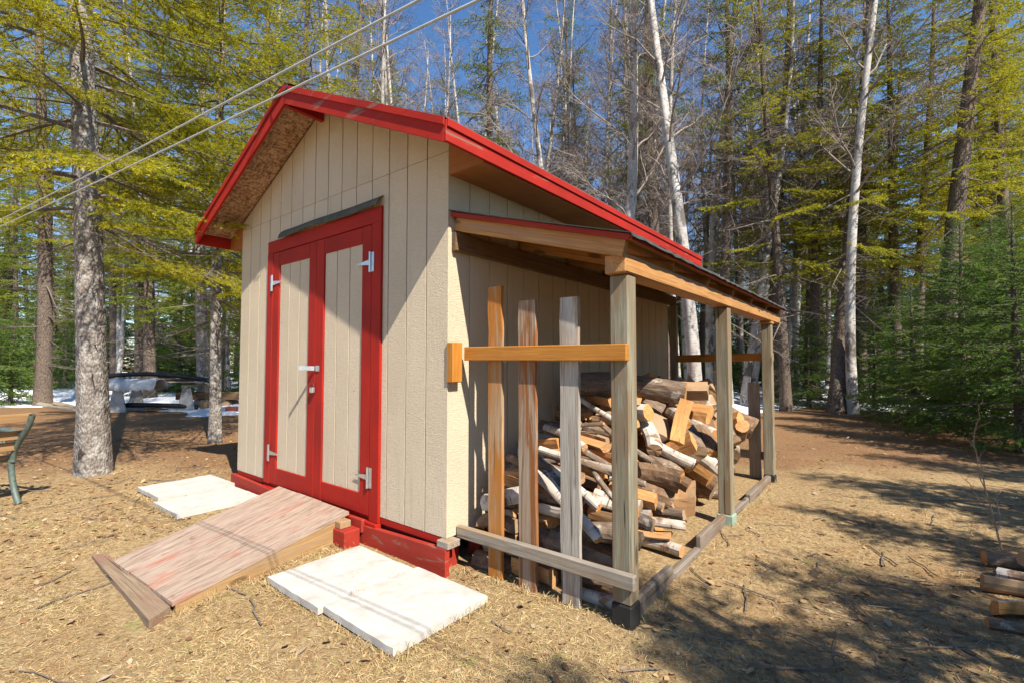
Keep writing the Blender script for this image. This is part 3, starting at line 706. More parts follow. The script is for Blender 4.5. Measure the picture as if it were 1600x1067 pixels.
def envelope(x, y):
    h = min(.30 + max(0, y - .25) * .50, .88); h = min(h, .88 + .08 * math.sin(y * 3))
    t = min(1, max(0, (x - .42) / .6)); return -.16 + (h + .16) * (1 - .42 * t * t * (3 - 2 * t))
pr = np.random.default_rng(77); nlog = 0
rows_ = [(x_, y_) for lay_ in range(6) for y_ in np.arange(.235, 1.25, .10) for x_ in (.22, .55, .88)]
for it in range(9000 + len(rows_)):
    if nlog >= 285: break
    kd = pr.choice(['grey', 'birch', 'split', 'splitb'], p=[.32, .22, .30, .16])
    cy_ = pr.uniform(.22, 3.74); sc = pr.uniform(.55, 1.1) if cy_ < .8 else pr.uniform(.8, 1.75)
    if cy_ > 1.1 and pr.random() < .35: kd = 'split'
    if it < len(rows_): sc = pr.uniform(.55, 1.05)
    Lg = pr.uniform(.62, .95) if it >= len(rows_) else pr.uniform(.62, .76); r = .058 * sc; hl = .22 * Lg
    yaw = pr.normal(0, .35) if pr.random() < .72 else pr.normal(0, .9)
    cx, cy = pr.uniform(.10, 1.0), cy_
    if it < len(rows_): cx, cy, yaw = rows_[it][0] + pr.normal(0, .03), rows_[it][1] + pr.normal(0, .012), pr.normal(0, .13)
    ex, ey = abs(math.cos(yaw)) * hl + r * .6, abs(math.sin(yaw)) * hl + r * .8
    if cx - ex < .012 or cx + ex > 1.10 or cy - ey < .155 or cy + ey > 3.80: continue
    ts = np.linspace(-hl, hl, 15); hh = []
    for t_ in ts:
        x = cx + math.cos(yaw) * t_; y = cy + math.sin(yaw) * t_; best = -1
        for o_ in (-.7, 0, .7):
            xi = int(np.clip((x - math.sin(yaw) * o_ * r - HX[0]) / .02, 0, len(HX) - 1)); yi = int(np.clip((y + math.cos(yaw) * o_ * r - HY[0]) / .02, 0, len(HY) - 1))
            best = max(best, HM[xi, yi] - (0 if o_ == 0 else r * .3))
        hh.append(best)
    hh = np.array(hh); best = None
    for sl in (np.linspace(-.5, .5, 21) if it >= len(rows_) else np.linspace(-.10, .10, 9)):
        zc = (hh - sl * ts).max()
        if best is None or zc < best[0]: best = (zc, sl)
    zc, sl = best; zc += r * .93
    if zc + r > envelope(cx, cy) + .03: continue
    me = KINDS[kd][pr.integers(len(KINDS[kd]))]
    o = link('firewood_log', me); tag(o, LOGLAB[kd][0], 'firewood', LOGLAB[kd][1])
    o.rotation_mode = 'QUATERNION'
    d = Vector((math.cos(yaw), math.sin(yaw), sl)).normalized(); q = d.to_track_quat('X', 'Z')
    o.rotation_quaternion = q @ Vector((1, 0, 0)).rotation_difference(Vector((1, 0, 0))) @ Matrix.Rotation(pr.uniform(0, 6.28), 3, 'X').to_quaternion()
    o.location = (cx, cy, zc); o.scale = (Lg, sc, sc); nlog += 1
    for t_ in np.linspace(-hl, hl, 34):
        x = cx + d.x * t_; y = cy + d.y * t_; z = zc + d.z * t_
        for o_ in np.linspace(-1, 1, 9):
            xi = int(round((x - math.sin(yaw) * o_ * r - HX[0]) / .02)); yi = int(round((y + math.cos(yaw) * o_ * r - HY[0]) / .02))
            if 0 <= xi < len(HX) and 0 <= yi < len(HY): HM[xi, yi] = max(HM[xi, yi], z + r * math.sqrt(max(0, 1 - o_ * o_)))
print('logs', nlog)
def hm(x, y): return float(HM[int(np.clip(x / .02, 0, len(HX) - 1)), int(np.clip((y - .16) / .02, 0, len(HY) - 1))])
def special(me, x, y, dz, yaw, tilt, scale, label, roll=0.0):
    o = link('firewood_log', me, None, (x, y, max(hm(x + dx * math.cos(yaw), y + dx * math.sin(yaw)) for dx in (-.18, -.1, 0, .1, .18)) + dz), (roll, -tilt, yaw)); o.scale = scale; return tag(o, label, 'firewood')
special(log_mesh('round', .50, .10, M['log_grey'], 301), .62, 1.80, .06, .25, -.12, (1, 1, 1), 'thickest round log lying on top of the firewood pile, behind the front post')
special(log_mesh('round', .42, .09, M['log_grey'], 302), .30, 1.25, .075, .9, 0, (1, 1, 1), 'stout dark log on the pile between the pale slat and the front post')
special(log_mesh('split', .34, .07, M['log_brown'], 303), .90, 1.66, .10, 1.3, 1.15, (1, 1, 1), 'split piece standing upright against the big log on the pile')
special(log_mesh('split', .40, .075, M['log_brown'], 309), .70, 2.3, .06, .2, 0, (1, 1, 1), 'bright freshly split log on top of the pile left of the second post')

STK = [log_mesh('round', .5, .02, M['log_grey'] if i % 4 else M['log_birch'], 400 + i) for i in range(5)]
for i in range(16):
    y = abs(pr.normal(0, .4)) + .24; x = pr.uniform(.32, .82) if i % 3 else pr.uniform(.6, .84)
    if y > 3.4: continue
    yaw = pr.normal(0, .35); hl = .24; sc = pr.uniform(.7, 1.5)
    if x + hl > 1.09 or x - hl < .02 or y < .2 + abs(math.sin(yaw)) * .26: continue
    z0_ = [hm(x + math.cos(yaw) * t_, y + math.sin(yaw) * t_) for t_ in np.linspace(-hl, hl, 9)]; ts = np.linspace(-hl, hl, 9); sl = float(np.clip(np.polyfit(ts, z0_, 1)[0], -.6, .6)); zc = max(z_ - sl * t_ for z_, t_ in zip(z0_, ts)) - .015
    o = link('firewood_stick', STK[i % 5], None, (x, y, zc + .018 * sc), (pr.uniform(0, 6), -math.atan(sl), yaw)); o.scale = (pr.uniform(.8, 1.1), sc, sc); tag(o, 'thin round stick lying on the firewood pile under the lean-to', 'firewood', 'thin sticks on the firewood pile')
# small firewood heap at the right edge
def px_ground(px, py):
    ry = -(py - 533.5) / FPX; d = FW * (math.cos(PITCH) - math.sin(PITCH) * ry) + RT * ((px - 800) / FPX); dz = math.sin(PITCH) + math.cos(PITCH) * ry
    t_ = (-.2 - CAM[2]) / dz; p = CAM[:2] + d[:2] * t_; return float(p[0]), float(p[1])
heap = [('grey', 1592, 893, .05, .3, 1.0, 'bark-shedding grey log at the back of the small heap on the grass'), ('birch', 1618, 930, .05, -.3, .9, 'pale birch log in the middle of the small heap on the grass'), ('split', 1590, 935, .05, .15, .9, 'amber split wedge in the middle of the small heap on the grass'),
        ('splitb', 1600, 965, .04, .5, .8, 'split birch slab at the near edge of the small heap on the grass'), ('grey', 1640, 915, .15, .8, 1.0, 'grey log lying on top of the small heap on the grass'), ('birch', 1575, 918, .02, .1, .45, 'thin pale stick at the left tip of the small heap on the grass'), ('grey', 1585, 985, .03, .25, .55, 'thin grey log in front of the small heap on the grass')]
for kd, px, py, dz, yaw, sc, lab in heap:
    x, y = px_ground(px, py); o = link('firewood_log', KINDS[kd][0], None, (x, y, gzf(x, y) + dz), (.5, 0, yaw)); o.scale = (max(.6, sc) * .75, sc * .8, sc * .8); tag(o, lab, 'firewood')

# ------------------------------------------------------------------ clothes line
def at_px(px, py, depth):
    p = CAM + depth * (FW * math.cos(PITCH) + np.array([0, 0, math.sin(PITCH)])) + RT * ((px - 800) / FPX * depth) - (np.array([0, 0, math.cos(PITCH)]) - FW * math.sin(PITCH)) * ((py - 533.5) / FPX * depth)
    return p
far = at_px(-110, 398, 6.2)
for px, py, dp, lab in ((655, 0, 1.25, 'upper strand of the pale clothes line crossing above the roof'), (748, 0, 1.2, 'lower strand of the pale clothes line passing in front of the roof peak')):
    nearp = at_px(px, py, dp); d = nearp - far; f2 = far + np.array([0, 0, .02 if px < 700 else -.02]); pts = [f2 + (nearp - f2) * t_ - np.array([0, 0, .03 * math.sin(math.pi * min(1, t_))]) for t_ in np.linspace(0, 1.6, 40)]
    tag(rope_obj('clothes_line', pts, .0037, M['rope']), lab, 'clothes line', 'clothes line strands')

# ------------------------------------------------------------------ garden bench at the left edge
bx_, by_ = -3.94, -1.52; bz = gzf(bx_, by_)
bench = thing('garden_bench', 'garden bench with green iron ends and varnished slats at the left edge', 'bench', (bx_, by_, bz), 0)
bench.rotation_euler = (0, 0, math.radians(20))
# local: +x is the back side, bench runs along -y
for k_, yy in enumerate((0.0, -1.25)):
    e_ = link('end_frame', None, bench, (0, yy, 0)); 
    def rail_(nm, pts, r): 
        V, F = tube_arrays(pts, np.full(len(pts), r), 8); link(nm, mk_mesh(nm, V, [(F, 0)], [M['iron_green']], True), e_)
    tt = np.linspace(0, 1, 14)
    rail_('upright', [(.02 + .25 * t_ ** 1.2 - .02 * math.sin(t_ * 6.28), 0, .36 + .42 * t_) for t_ in tt], .023)
    rail_('leg', [(.0 + .13 * (1 - t_) ** 2, 0, .38 * t_) for t_ in tt], .024)
    rail_('leg', [(-.40 - .05 * (1 - t_) ** 2, 0, .38 * t_) for t_ in tt], .024)
    rail_('seat_rail', [(-.43 + .46 * t_, 0, .38 - .02 * math.sin(t_ * 3.14)) for t_ in tt], .02)
    rail_('armrest', [(.14 - .56 * t_, 0, .60 + .03 * math.sin(t_ * 3.14)) for t_ in tt], .024)
    rail_('armrest', [(-.42 + .04 * math.sin(t_ * 6.28), 0, .60 - .22 * t_) for t_ in tt], .013)
    rail_('scroll', [(-.2 + .1 * (1 - .6 * t_) * math.cos(t_ * 9), 0, .49 + .08 * (1 - .6 * t_) * math.sin(t_ * 9)) for t_ in np.linspace(0, 1, 30)], .008)
for i in range(5):
    o = link('seat_slat', box_mesh(1.3, .065, .022, M['bench_wood'], .004), bench, (-.39 + i * .092, -.625, .40), (0, 0, math.pi / 2))
for z, x in ((.755, .205), (.60, .105), (.50, .06)):
    link('back_slat', box_mesh(1.3, .022, .075, M['bench_wood'], .004), bench, (x, -.625, z), (0, 0, math.pi / 2))

# ------------------------------------------------------------------ trestles with stored lumber behind, left
def at_ground(px, depth): x, y = spot(px, depth); return x, y, gzf(x, y)
ax = math.atan2(RT[1], RT[0])
for px, dpt, lab in ((187, 11.6, 'grey plywood trestle under the stored lumber, nearer the big tree'), (294, 12.2, 'grey plywood trestle under the stored lumber, nearer the shed')):
    x, y, z = at_ground(px, dpt); t_ = thing('trestle', lab, 'trestle', (x, y, z), ax, 'trestles holding stored lumber')
    for yy in (-.03, .55): 
        extrude_poly('gable_panel', [(-.24, -.05), (.24, -.05), (.10, .58), (-.10, .58)], 'y', yy, yy + .02, M['trestle'], t_)
    beam('top_bar', (0, -.15, .62), (0, .75, .62), .09, .07, M['grey'], t_)
xa, ya, za = at_ground(155, 11.75); xb, yb, zb = at_ground(325, 12.45)
for i in range(7):
    f = i * .12; up_ = np.array(FW) * (f - .1); z0 = za + .66 + .03 + (.05 if i % 2 else 0)
    o = beam('stored_board', (xa + up_[0], ya + up_[1], z0 + .02 * i % .05), (xb + up_[0], yb + up_[1], z0 + .01 * i % .04), .11, .035, M['dark_wood'] if i % 3 else M['grey'], None)
    tag(o, 'long weathered board stored across the two grey trestles', 'board', 'boards stored on the trestles')
def arc(p0, p1, h, n=18): return [np.array(p0) * (1 - t_) + np.array(p1) * t_ + np.array([0, 0, h * 4 * t_ * (1 - t_)]) for t_ in np.linspace(0, 1, n)]
tag(rope_obj('black_pipe', arc((xa - .2, ya - .2, za + .78), (xb + .2, yb + .1, zb + .74), .16), .055, M['black_pipe']), 'thick black plastic pipe arched over the stored boards', 'pipe')
tag(rope_obj('black_pipe', arc((xa, ya - .3, za + .12), (xb, yb - .2, zb + .1), .05), .06, M['black_pipe']), 'thick black plastic pipe lying on the ground under the trestles', 'pipe')
x, y, z = at_ground(215, 11.5); P = []; rr = np.random.default_rng(9)
for i in range(14):
    for j in range(8): P.append((x + RT[0] * (i / 13 - .5) * 1.2 + FW[0] * (j / 7 - .5) * .5, y + RT[1] * (i / 13 - .5) * 1.2 + FW[1] * (j / 7 - .5) * .5, z + .80 + rr.normal(0, .018) - .25 * (abs(j / 7 - .5) * 2) ** 4))
ii = np.array([[i * 8 + j, i * 8 + 8 + j, i * 8 + 9 + j, i * 8 + 1 + j] for i in range(13) for j in range(7)])
o = link('tarp', mk_mesh('tarp', np.array(P), [(ii, 0)], [M['tarp']], True)); md = o.modifiers.new('t', 'SOLIDIFY'); md.thickness = .006; tag(o, 'crumpled dull white tarp draped over the stored boards', 'tarp')
x, y, z = at_ground(364, 11.6); tag(link('brick', box_mesh(.24, .12, .16, M['brick'], .006), None, (x, y, z + .07), (0, 0, ax + .2)), 'red block on the ground behind the shed, beyond the thin tree', 'brick')
for i, (px, dd, yaw, tilt) in enumerate(((100, 11.2, .4, .25), (112, 11.0, .5, .2), (122, 11.3, .3, .28))):
    x, y, z = at_ground(px, dd); tag(link('old_plank', box_mesh(.9, .13, .03, M['grey'], .004), None, (x, y, z + .12), (tilt, tilt, ax + yaw)), 'short weathered plank propped in the heap beside the big grey tree', 'plank', 'planks heaped by the big grey tree')
x, y, z = at_ground(345, 12.6); tag(link('stored_timber', box_mesh(2.2, .2, .2, M['dark_wood'], .01), None, (x, y, z + .38), (0, 0, ax)), 'dark squared timber behind the thin tree left of the shed', 'timber')
for px, dd in ((333, 12.6), (366, 12.8)):
    x, y, z = at_ground(px, dd); tag(link('log_support', log_mesh('round', .5, .13, M['log_grey'], int(px)), None, (x, y, z + .14), (0, 0, ax + 1.3)), 'short log holding up the dark squared timber', 'log', 'log supports')

# ------------------------------------------------------------------ vegetation generators
def needles(P0, P1, density, nlen, nw, rg, flat=.6):
    """blade-like needle tufts along the segments P0-P1 -> verts, tris"""
    d = P1 - P0; ln = np.linalg.norm(d, axis=1); cnt = np.maximum(2, (ln * density).astype(int)); idx = np.repeat(np.arange(len(P0)), cnt); m = len(idx)
    t = rg.random(m); base = P0[idx] + d[idx] * t[:, None]; ax = d[idx] / (ln[idx][:, None] + 1e-9)
    rnd = rg.normal(size=(m, 3)); rnd[:, 2] *= flat; rnd -= ax * (rnd * ax).sum(1)[:, None]; rnd /= np.linalg.norm(rnd, axis=1)[:, None] + 1e-9
    an = np.radians(rg.uniform(30, 62, m)); dr = ax * np.cos(an)[:, None] + rnd * np.sin(an)[:, None]
    side = np.cross(dr, rg.normal(size=(m, 3))); side /= np.linalg.norm(side, axis=1)[:, None] + 1e-9
    L_ = nlen * rg.uniform(.7, 1.25, m); tip = base + dr * L_[:, None]; w = side * nw
    V = np.stack([base - w, base + w, tip], 1).reshape(-1, 3); F = np.arange(3 * m).reshape(-1, 3)
    return V, F
def spray(L_, rg, density, nlen, nw, bare=.25, droop=.18, lat=.42, step=.075, dead=False, twiggy=1.0):
    """one conifer branch along +x; returns Acc with wood (0) and needles (1)"""
    acc = Acc(); ss = np.linspace(0, 1, 9); side_w = rg.normal(0, .05)
    axis = lambda s: np.array([L_ * s, side_w * L_ * s * s, -droop * L_ * s * s * 1.6 + droop * L_ * s ** 3 * 1.1])
    P = np.array([axis(s) for s in ss]); V, F = tube_arrays(P, np.linspace(.011 * L_ + .004, .002, 9), 4); acc.add(V, F, 0)
    S0, S1 = [], []
    s = .10 if not dead else .15; k_ = 0
    while s < .985:
        p = axis(s); sd = 1 if k_ % 2 else -1; k_ += 1
        ll = (L_ * lat * (1 - s) ** .75 * min(1, s * 4 + .25) + .07) * rg.uniform(.6, 1.15)
        a = math.radians(rg.uniform(42, 66)); dz = rg.uniform(-.35, .02) if not dead else rg.uniform(-.5, .35)
        dr = np.array([math.cos(a), sd * math.sin(a), dz]); dr /= np.linalg.norm(dr)
        cv = rg.normal(0, .12, 3); us = np.linspace(0, 1, 4); Q = np.array([p + dr * ll * u_ + cv * ll * u_ * u_ + np.array([.18 * ll * u_ * u_, 0, 0]) for u_ in us])
        V, F = tube_arrays(Q, np.linspace(.0035 + .003 * ll, .0012 if not dead else .0016, 4), 3); acc.add(V, F, 0)
        living = (not dead) and s > bare
        if living:
            for i in range(3): S0.append(Q[i]); S1.append(Q[i + 1])
        # side shoots
        u_ = .22; j = 0
        while u_ < .95:
            q = Q[0] * 0 + np.array([np.interp(u_, us, Q[:, c]) for c in range(3)]); tdir = Q[3] - Q[0]; tdir /= np.linalg.norm(tdir) + 1e-9
            perp = np.cross(tdir, [0, 0, 1]); perp /= np.linalg.norm(perp) + 1e-9; sg = 1 if j % 2 else -1; j += 1
            l2 = (.16 * (1 - u_) + .05) * rg.uniform(.6, 1.3) * min(1, ll / .3 + .3)
            d2 = tdir * .72 + perp * sg * .65 + np.array([0, 0, rg.uniform(-.45, .1) if not dead else rg.uniform(-.5, .4)]); d2 /= np.linalg.norm(d2)
            if living: S0.append(q); S1.append(q + d2 * l2)
            elif rg.random() < .55 * twiggy:
                V, F = tube_arrays(np.array([q, q + d2 * l2 * .9 + rg.normal(0, .01, 3)]), np.array([.0018, .001]), 3); acc.add(V, F, 0)
            u_ += (step * .9 / max(ll, .08)) * rg.uniform(.8, 1.2)
        s += step / L_ * rg.uniform(.75, 1.25)
    if S0:
        S0.append(axis(.8)); S1.append(axis(1.0) + np.array([.05, 0, .0]))
        V, F = needles(np.array(S0), np.array(S1), density, nlen, nw, rg); acc.add(V, F, 1)
    return acc.arrays()
def rotm(az, pitch, roll):
    ca, sa = math.cos(az), math.sin(az); cp, sp = math.cos(pitch), math.sin(pitch); cr, sr = math.cos(roll), math.sin(roll)
    Rz = np.array([[ca, -sa, 0], [sa, ca, 0], [0, 0, 1]]); Ry = np.array([[cp, 0, -sp], [0, 1, 0], [sp, 0, cp]]); Rx = np.array([[1, 0, 0], [0, cr, -sr], [0, sr, cr]])
    return Rz @ Ry @ Rx
def place(acc, tpl, R, sc, p, only=None):
    V, Fs = tpl; base = acc.n; acc.V.append((V * sc) @ R.T.astype(np.float32) + np.asarray(p, np.float32)); acc.n += len(V)
    for F, m in Fs: acc.F.setdefault((F.shape[1], m), []).append(F + base)
def trunk_curve(h, lean, bend, rg, n=24):
    ss = np.linspace(0, 1, n); ph = rg.uniform(0, 6.28, 2)
    return np.stack([lean[0] * h * ss + bend * np.sin(ss * 3.1 + ph[0]) * h * .02 - bend * math.sin(ph[0]) * h * .02, lean[1] * h * ss + bend * np.sin(ss * 2.6 + ph[1]) * h * .02 - bend * math.sin(ph[1]) * h * .02, h * ss], 1)
def trunk_mesh(C, r0, rg, mat, sides=16, flare=.45, stubs=0):
    n = len(C); ss = np.linspace(0, 1, n); R = r0 * (1 - ss) ** .8 * (1 + flare * np.exp(-np.maximum(C[:, 2], 0) / .22)) + .008
    th = np.arange(sides) / sides * 6.283; pf = 1 + .05 * np.sin(3 * th + rg.uniform(0, 6)) + .04 * np.sin(5 * th + rg.uniform(0, 6)); lobes = 1 + .09 * np.cos(5 * th + rg.uniform(0, 6))
    Rr = R[:, None] * (pf[None, :] * (1 + rg.normal(0, .012, (n, sides)))) * (1 + (lobes[None, :] - 1) * np.exp(-np.maximum(C[:, 2], 0) / .18)[:, None])
    V, F = tube_arrays(C, Rr, sides); acc = Acc(); acc.add(V, F, 0)
    for _ in range(stubs):
        z = rg.uniform(.6, min(6, C[-1, 2] * .6)); p = np.array([np.interp(z, C[:, 2], C[:, c]) for c in range(3)]); a = rg.uniform(0, 6.28); rr = np.interp(z, C[:, 2], R)
        d = np.array([math.cos(a), math.sin(a), rg.uniform(-.3, .2)]); q = p + d * (rr + rg.uniform(.03, .16)); V, F = tube_arrays(np.array([p, q]), np.array([.011, .005]), 5); acc.add(V, F, 0)
    return acc.mesh('trunk', [mat], True)
def lift(C):       # trunks start a little below the ground
    C = C.copy(); C[0, 2] = -.35; return C
def spruce_crown(C, r0, tpls, dead, rg, z0, n, lmax, lmin=.3, zd=1.2, nd=20, mat='needle', dl=1.0, hi=None, power=.75):
    acc = Acc(); h = C[-1, 2]; tpls0 = tpls
    at = lambda z: np.array([np.interp(z, C[:, 2], C[:, c]) for c in range(3)])
    for i in range(n):
        f = (i + rg.random()) / n; z = z0 + (h - z0) * f ** .9
        tpls = hi[1] if hi and z > hi[0] else tpls0
        l = (lmin + (lmax - lmin) * (1 - f) ** power) * rg.uniform(.65, 1.1); k_ = int(np.argmin([abs(t_[0] - l) for t_ in tpls])); k_ = [j for j, t_ in enumerate(tpls) if t_[0] == tpls[k_][0]]; t_ = tpls[k_[rg.integers(len(k_))]]
        az = i * 2.39996 + rg.normal(0, .35); place(acc, t_[1], rotm(az, math.radians(rg.uniform(-16, 10) + 42 * f * f), rg.normal(0, .2)), l / t_[0], at(z))
    for i in range(nd):
        z = rg.uniform(zd, z0 + (h - z0) * .35); t_ = dead[rg.integers(len(dead))]; place(acc, t_[1], rotm(rg.uniform(0, 6.28), math.radians(rg.uniform(-30, 6)), rg.normal(0, .5)), dl * rg.uniform(.4, 1.1), at(z))
    return acc.mesh('crown', [M['twig'], M[mat]])
rg = np.random.default_rng(42)
NEAR = [(l, spray(l, rg, 300, .030, .0034, bare=.15, step=.065)) for l in (.7, 1.2, 1.7, 1.7)]
MID = [(l, spray(l, rg, 105, .050, .0085, bare=.12, step=.09)) for l in (.6, 1.1, 1.7, 1.7)]
FIRN = [(l, spray(l, rg, 190, .030, .0042, bare=.06, droop=.10, lat=.5)) for l in (.45, .9, 1.3)]
FIRM = [(l, spray(l, rg, 80, .050, .0100, bare=.04, droop=.10, lat=.5, step=.095)) for l in (.45, .9, 1.3)]
DEAD = [(l, spray(l, rg, 0, 0, 0, dead=True, droop=rg.uniform(.1, .35), lat=.5, step=.12)) for l in (1.0, 1.5, 1.9)]

def twig_tree(C, rg, z0, n1, l1, up=.9, fine=1.0, r1=.03, tw=.0022):
    """bare birch crown: three orders of ever finer branches"""
    acc = Acc(); h = C[-1, 2]
    at = lambda z: np.array([np.interp(z, C[:, 2], C[:, c]) for c in range(3)])
    def br(p, d, l, r, lev):
        nseg = 5 if lev == 0 else 4 if lev == 1 else 3; pts = [p]; dd = d.copy(); dd /= np.linalg.norm(dd)
        for k_ in range(nseg):
            dd = dd + rg.normal(0, .16, 3) + np.array([0, 0, .06 if lev < 2 else -.10]); dd /= np.linalg.norm(dd); pts.append(pts[-1] + dd * l / nseg)
        pts = np.array(pts); V, F = tube_arrays(pts, np.linspace(r, r * .35, nseg + 1), 5 if lev == 0 else 3); acc.add(V, F, 0 if lev == 0 else 1)
        if lev >= 3: return
        nch = int((l * (5.2 if lev == 0 else 7.5 if lev == 1 else 8)) * fine + 1)
        for _ in range(nch):
            s = rg.uniform(.2, 1.0); q = np.array([np.interp(s * nseg, np.arange(nseg + 1), pts[:, c]) for c in range(3)])
            t_ = rg.normal(size=3); t_ -= dd * (t_ @ dd); t_ /= np.linalg.norm(t_) + 1e-9
            nd_ = dd * .75 + t_ * rg.uniform(.5, .9); l2 = l * (rg.uniform(.28, .5)) if lev < 2 else rg.uniform(.12, .3)
            br(q, nd_, max(.12, l2 * (1.15 - .5 * s)), r * .45 * (1 - .4 * s) if lev < 2 else tw, lev + 1)
    for i in range(n1):
        z = z0 + (h - z0) * (i + rg.random()) / n1; a = i * 2.4 + rg.normal(0, .4); f = (z - z0) / (h - z0)
        br(at(z), np.array([math.cos(a), math.sin(a), up + rg.normal(0, .2)]), l1 * (1 - .65 * f) * rg.uniform(.6, 1.1), r1 * (1 - .6 * f), 0)
    return acc.mesh('crown', [M['twig_birch'], M['twig_birch']])

def tree(name, label, cat, x, y, trunk, crown, rz=0.0, sc=1.0, group=None):
    t = thing(name, label, cat, (x, y, gzf(x, y)), rz, group); t.scale = (sc, sc, sc)
    link('trunk', trunk, t); link('crown', crown, t); return t

# prototypes for the wood behind
def proto_spruce(h, r, seed, z0, n, lmax, tpl, nd=22, bark='bark_spruce', mat='needle', lean=(0, 0), bend=1.0, zd=1.0, sides=12, stubs=10, dl=1.0, hi=None):
    g = np.random.default_rng(seed); C = trunk_curve(h, lean, bend, g); return trunk_mesh(lift(C), r, g, M[bark], sides, .35, stubs), spruce_crown(C, r, tpl, DEAD, g, z0, n, lmax, mat=mat, zd=zd, nd=nd, dl=dl, hi=hi)
def proto_fir(h, seed, tpl, n, lmax, z0=.15):
    g = np.random.default_rng(seed); C = trunk_curve(h, (0, 0), .4, g, 12); return trunk_mesh(lift(C), .02 + h * .011, g, M['bark_spruce'], 8, .2), spruce_crown(C, .03, tpl, DEAD, g, z0, n, lmax, .15, nd=0, mat='needle_fir', power=1.0)
def proto_birch(h, r, seed, z0, n1, l1, lean=(0, 0), fine=1.0, sides=12, tw=.0022):
    g = np.random.default_rng(seed); C = trunk_curve(h, lean, 2.0, g); return trunk_mesh(lift(C), r, g, M['bark_birch'], sides, .2), twig_tree(C, g, z0, n1, l1, fine=fine, tw=tw)
SP = [proto_spruce(15, .17, 1, 2.6, 125, 2.0, MID), proto_spruce(17, .19, 2, 4.6, 120, 1.9, MID, 34, mat='needle_yellow'), proto_spruce(13, .14, 3, 2.0, 115, 1.7, MID)]
BARE = [proto_spruce(16, .17, 4, 6.5, 60, 1.6, MID, 95, zd=2.2), proto_spruce(15, .15, 5, 3.6, 62, 2.0, MID, 80, mat='needle_yellow', zd=2.0, bend=1.3)]
FR = [proto_fir(3.4, 11, FIRM, 100, 1.2), proto_fir(4.6, 12, FIRM, 125, 1.4), proto_fir(2.2, 13, FIRM, 70, .9)]
BI = [proto_birch(15, .10, 21, 4.5, 26, 2.6, fine=1.15, tw=.0042), proto_birch(17, .085, 22, 5.5, 26, 2.2, (.05, .02), 1.15, tw=.0042), proto_birch(13, .07, 23, 4.0, 24, 2.4, (-.06, .03), 1.15, tw=.0042)]

# the trees one can point at
def own(name, label, px, depth, pair, lean=0.0, thick=1.0, rz=0.0, bark=None, sc=1.0):
    """a tree at a photo column; lean tilts it along the picture's horizontal"""
    x, y = spot(px, depth); t = tree(name, label, 'tree', x, y, *pair, 0, sc)
    q = Matrix.Rotation(math.atan(lean), 3, Vector(tuple(np.cross([0, 0, 1], RT)))) @ Matrix.Rotation(rz, 3, 'Z'); t.rotation_euler = q.to_euler()
    tr = [c for c in t.children if c.name.startswith('trunk')][0]; tr.scale = (thick, thick, 1)
    if bark:
        tr.data = tr.data.copy(); tr.data.materials[0] = M[bark]
    return t
def lean_px(v): return (RT[0] * v, RT[1] * v)
own('spruce_tree', 'big lichen-grey spruce trunk standing on the lawn left of the shed', 153, 5.4, proto_spruce(15, .135, 51, 2.7, 150, 2.3, NEAR, 16, 'bark_grey', 'needle_yellow', (0, 0), .5, 2.0, 24, 16, hi=(6.2, MID)), -.05)
own('spruce_tree', 'thin grey spruce close behind the left corner of the shed', 340, 7.4, proto_spruce(12, .075, 52, 2.2, 135, 1.9, NEAR, 16, 'bark_grey', 'needle_yellow', (0, 0), .4, 1.2, 14, 14, hi=(7.0, MID)))
own('spruce_tree', 'bushy spruce rising behind the peak of the shed roof', 445, 10.5, SP[1], .0, .7, 2.9, None, .8)
own('spruce_tree', 'bushy spruce left of the roof peak, half hidden by the shed', 395, 12.0, SP[0], .0, .8, 4.4, None, .9)
own('spruce_tree', 'brown-barked spruce at the edge of the snow on the far left', 70, 13.6, SP[1], .03, .95, .5)
own('spruce_tree', 'stout spruce right behind the thin grey one left of the shed', 322, 13.5, SP[0], .02, .9, 2.0, 'bark_grey')
own('spruce_tree', 'dark spruce trunk rising behind the trestles', 238, 15.5, SP[0], .0, 1.0, 1.0)
own('spruce_tree', 'curved brown spruce trunk leaning right at the end of the path', 1303, 11.9, BARE[1], .085, 1.1, .7)
own('spruce_tree', 'slender brown spruce just right of the wood shelter', 1226, 12.6, BARE[1], .015, .85, 3.4)
own('spruce_tree', 'tall straight spruce among the firs on the right', 1468, 11.2, SP[1], .045, 1.05, 2.2)
own('spruce_tree', 'spruce trunk near the right edge behind the firs', 1580, 13.0, SP[1], .01, .8, 4.1)
own('spruce_tree', 'dark spruce beside the large birch behind the shelter', 1120, 13.0, BARE[0], .0, .9, 1.2)
own('spruce_tree', 'rough dark spruce with bare lower limbs behind the shed roof', 1043, 12.5, BARE[0], .01, 1.0, 3.9)
own('spruce_tree', 'straight spruce with bare limbs above the middle of the roof', 784, 14.0, BARE[0], .0, .95, 5.2)
def own_birch(label, px, depth, h, r, seed, z0, n1, l1, lean): return own('birch_tree', label, px, depth, proto_birch(h, r, seed, z0, n1, l1, (0, 0), 1.1, 16, .003), lean)
own_birch('large white birch standing right behind the wood shelter', 1087, 10.4, 15, .15, 71, 4.6, 22, 2.8, .012)
own_birch('dark patched birch leaning left above the shed roof', 972, 11.2, 14, .16, 72, 3.6, 26, 3.2, -.085)
own('birch_tree', 'leaning slim birch stem right of the large birch', 1158, 13.6, BI[0], .085, 1.0, 1.0)
own('birch_tree', 'second slim birch leaning beside the other, right of the large birch', 1170, 14.2, BI[2], .13, 1.2, 2.0)

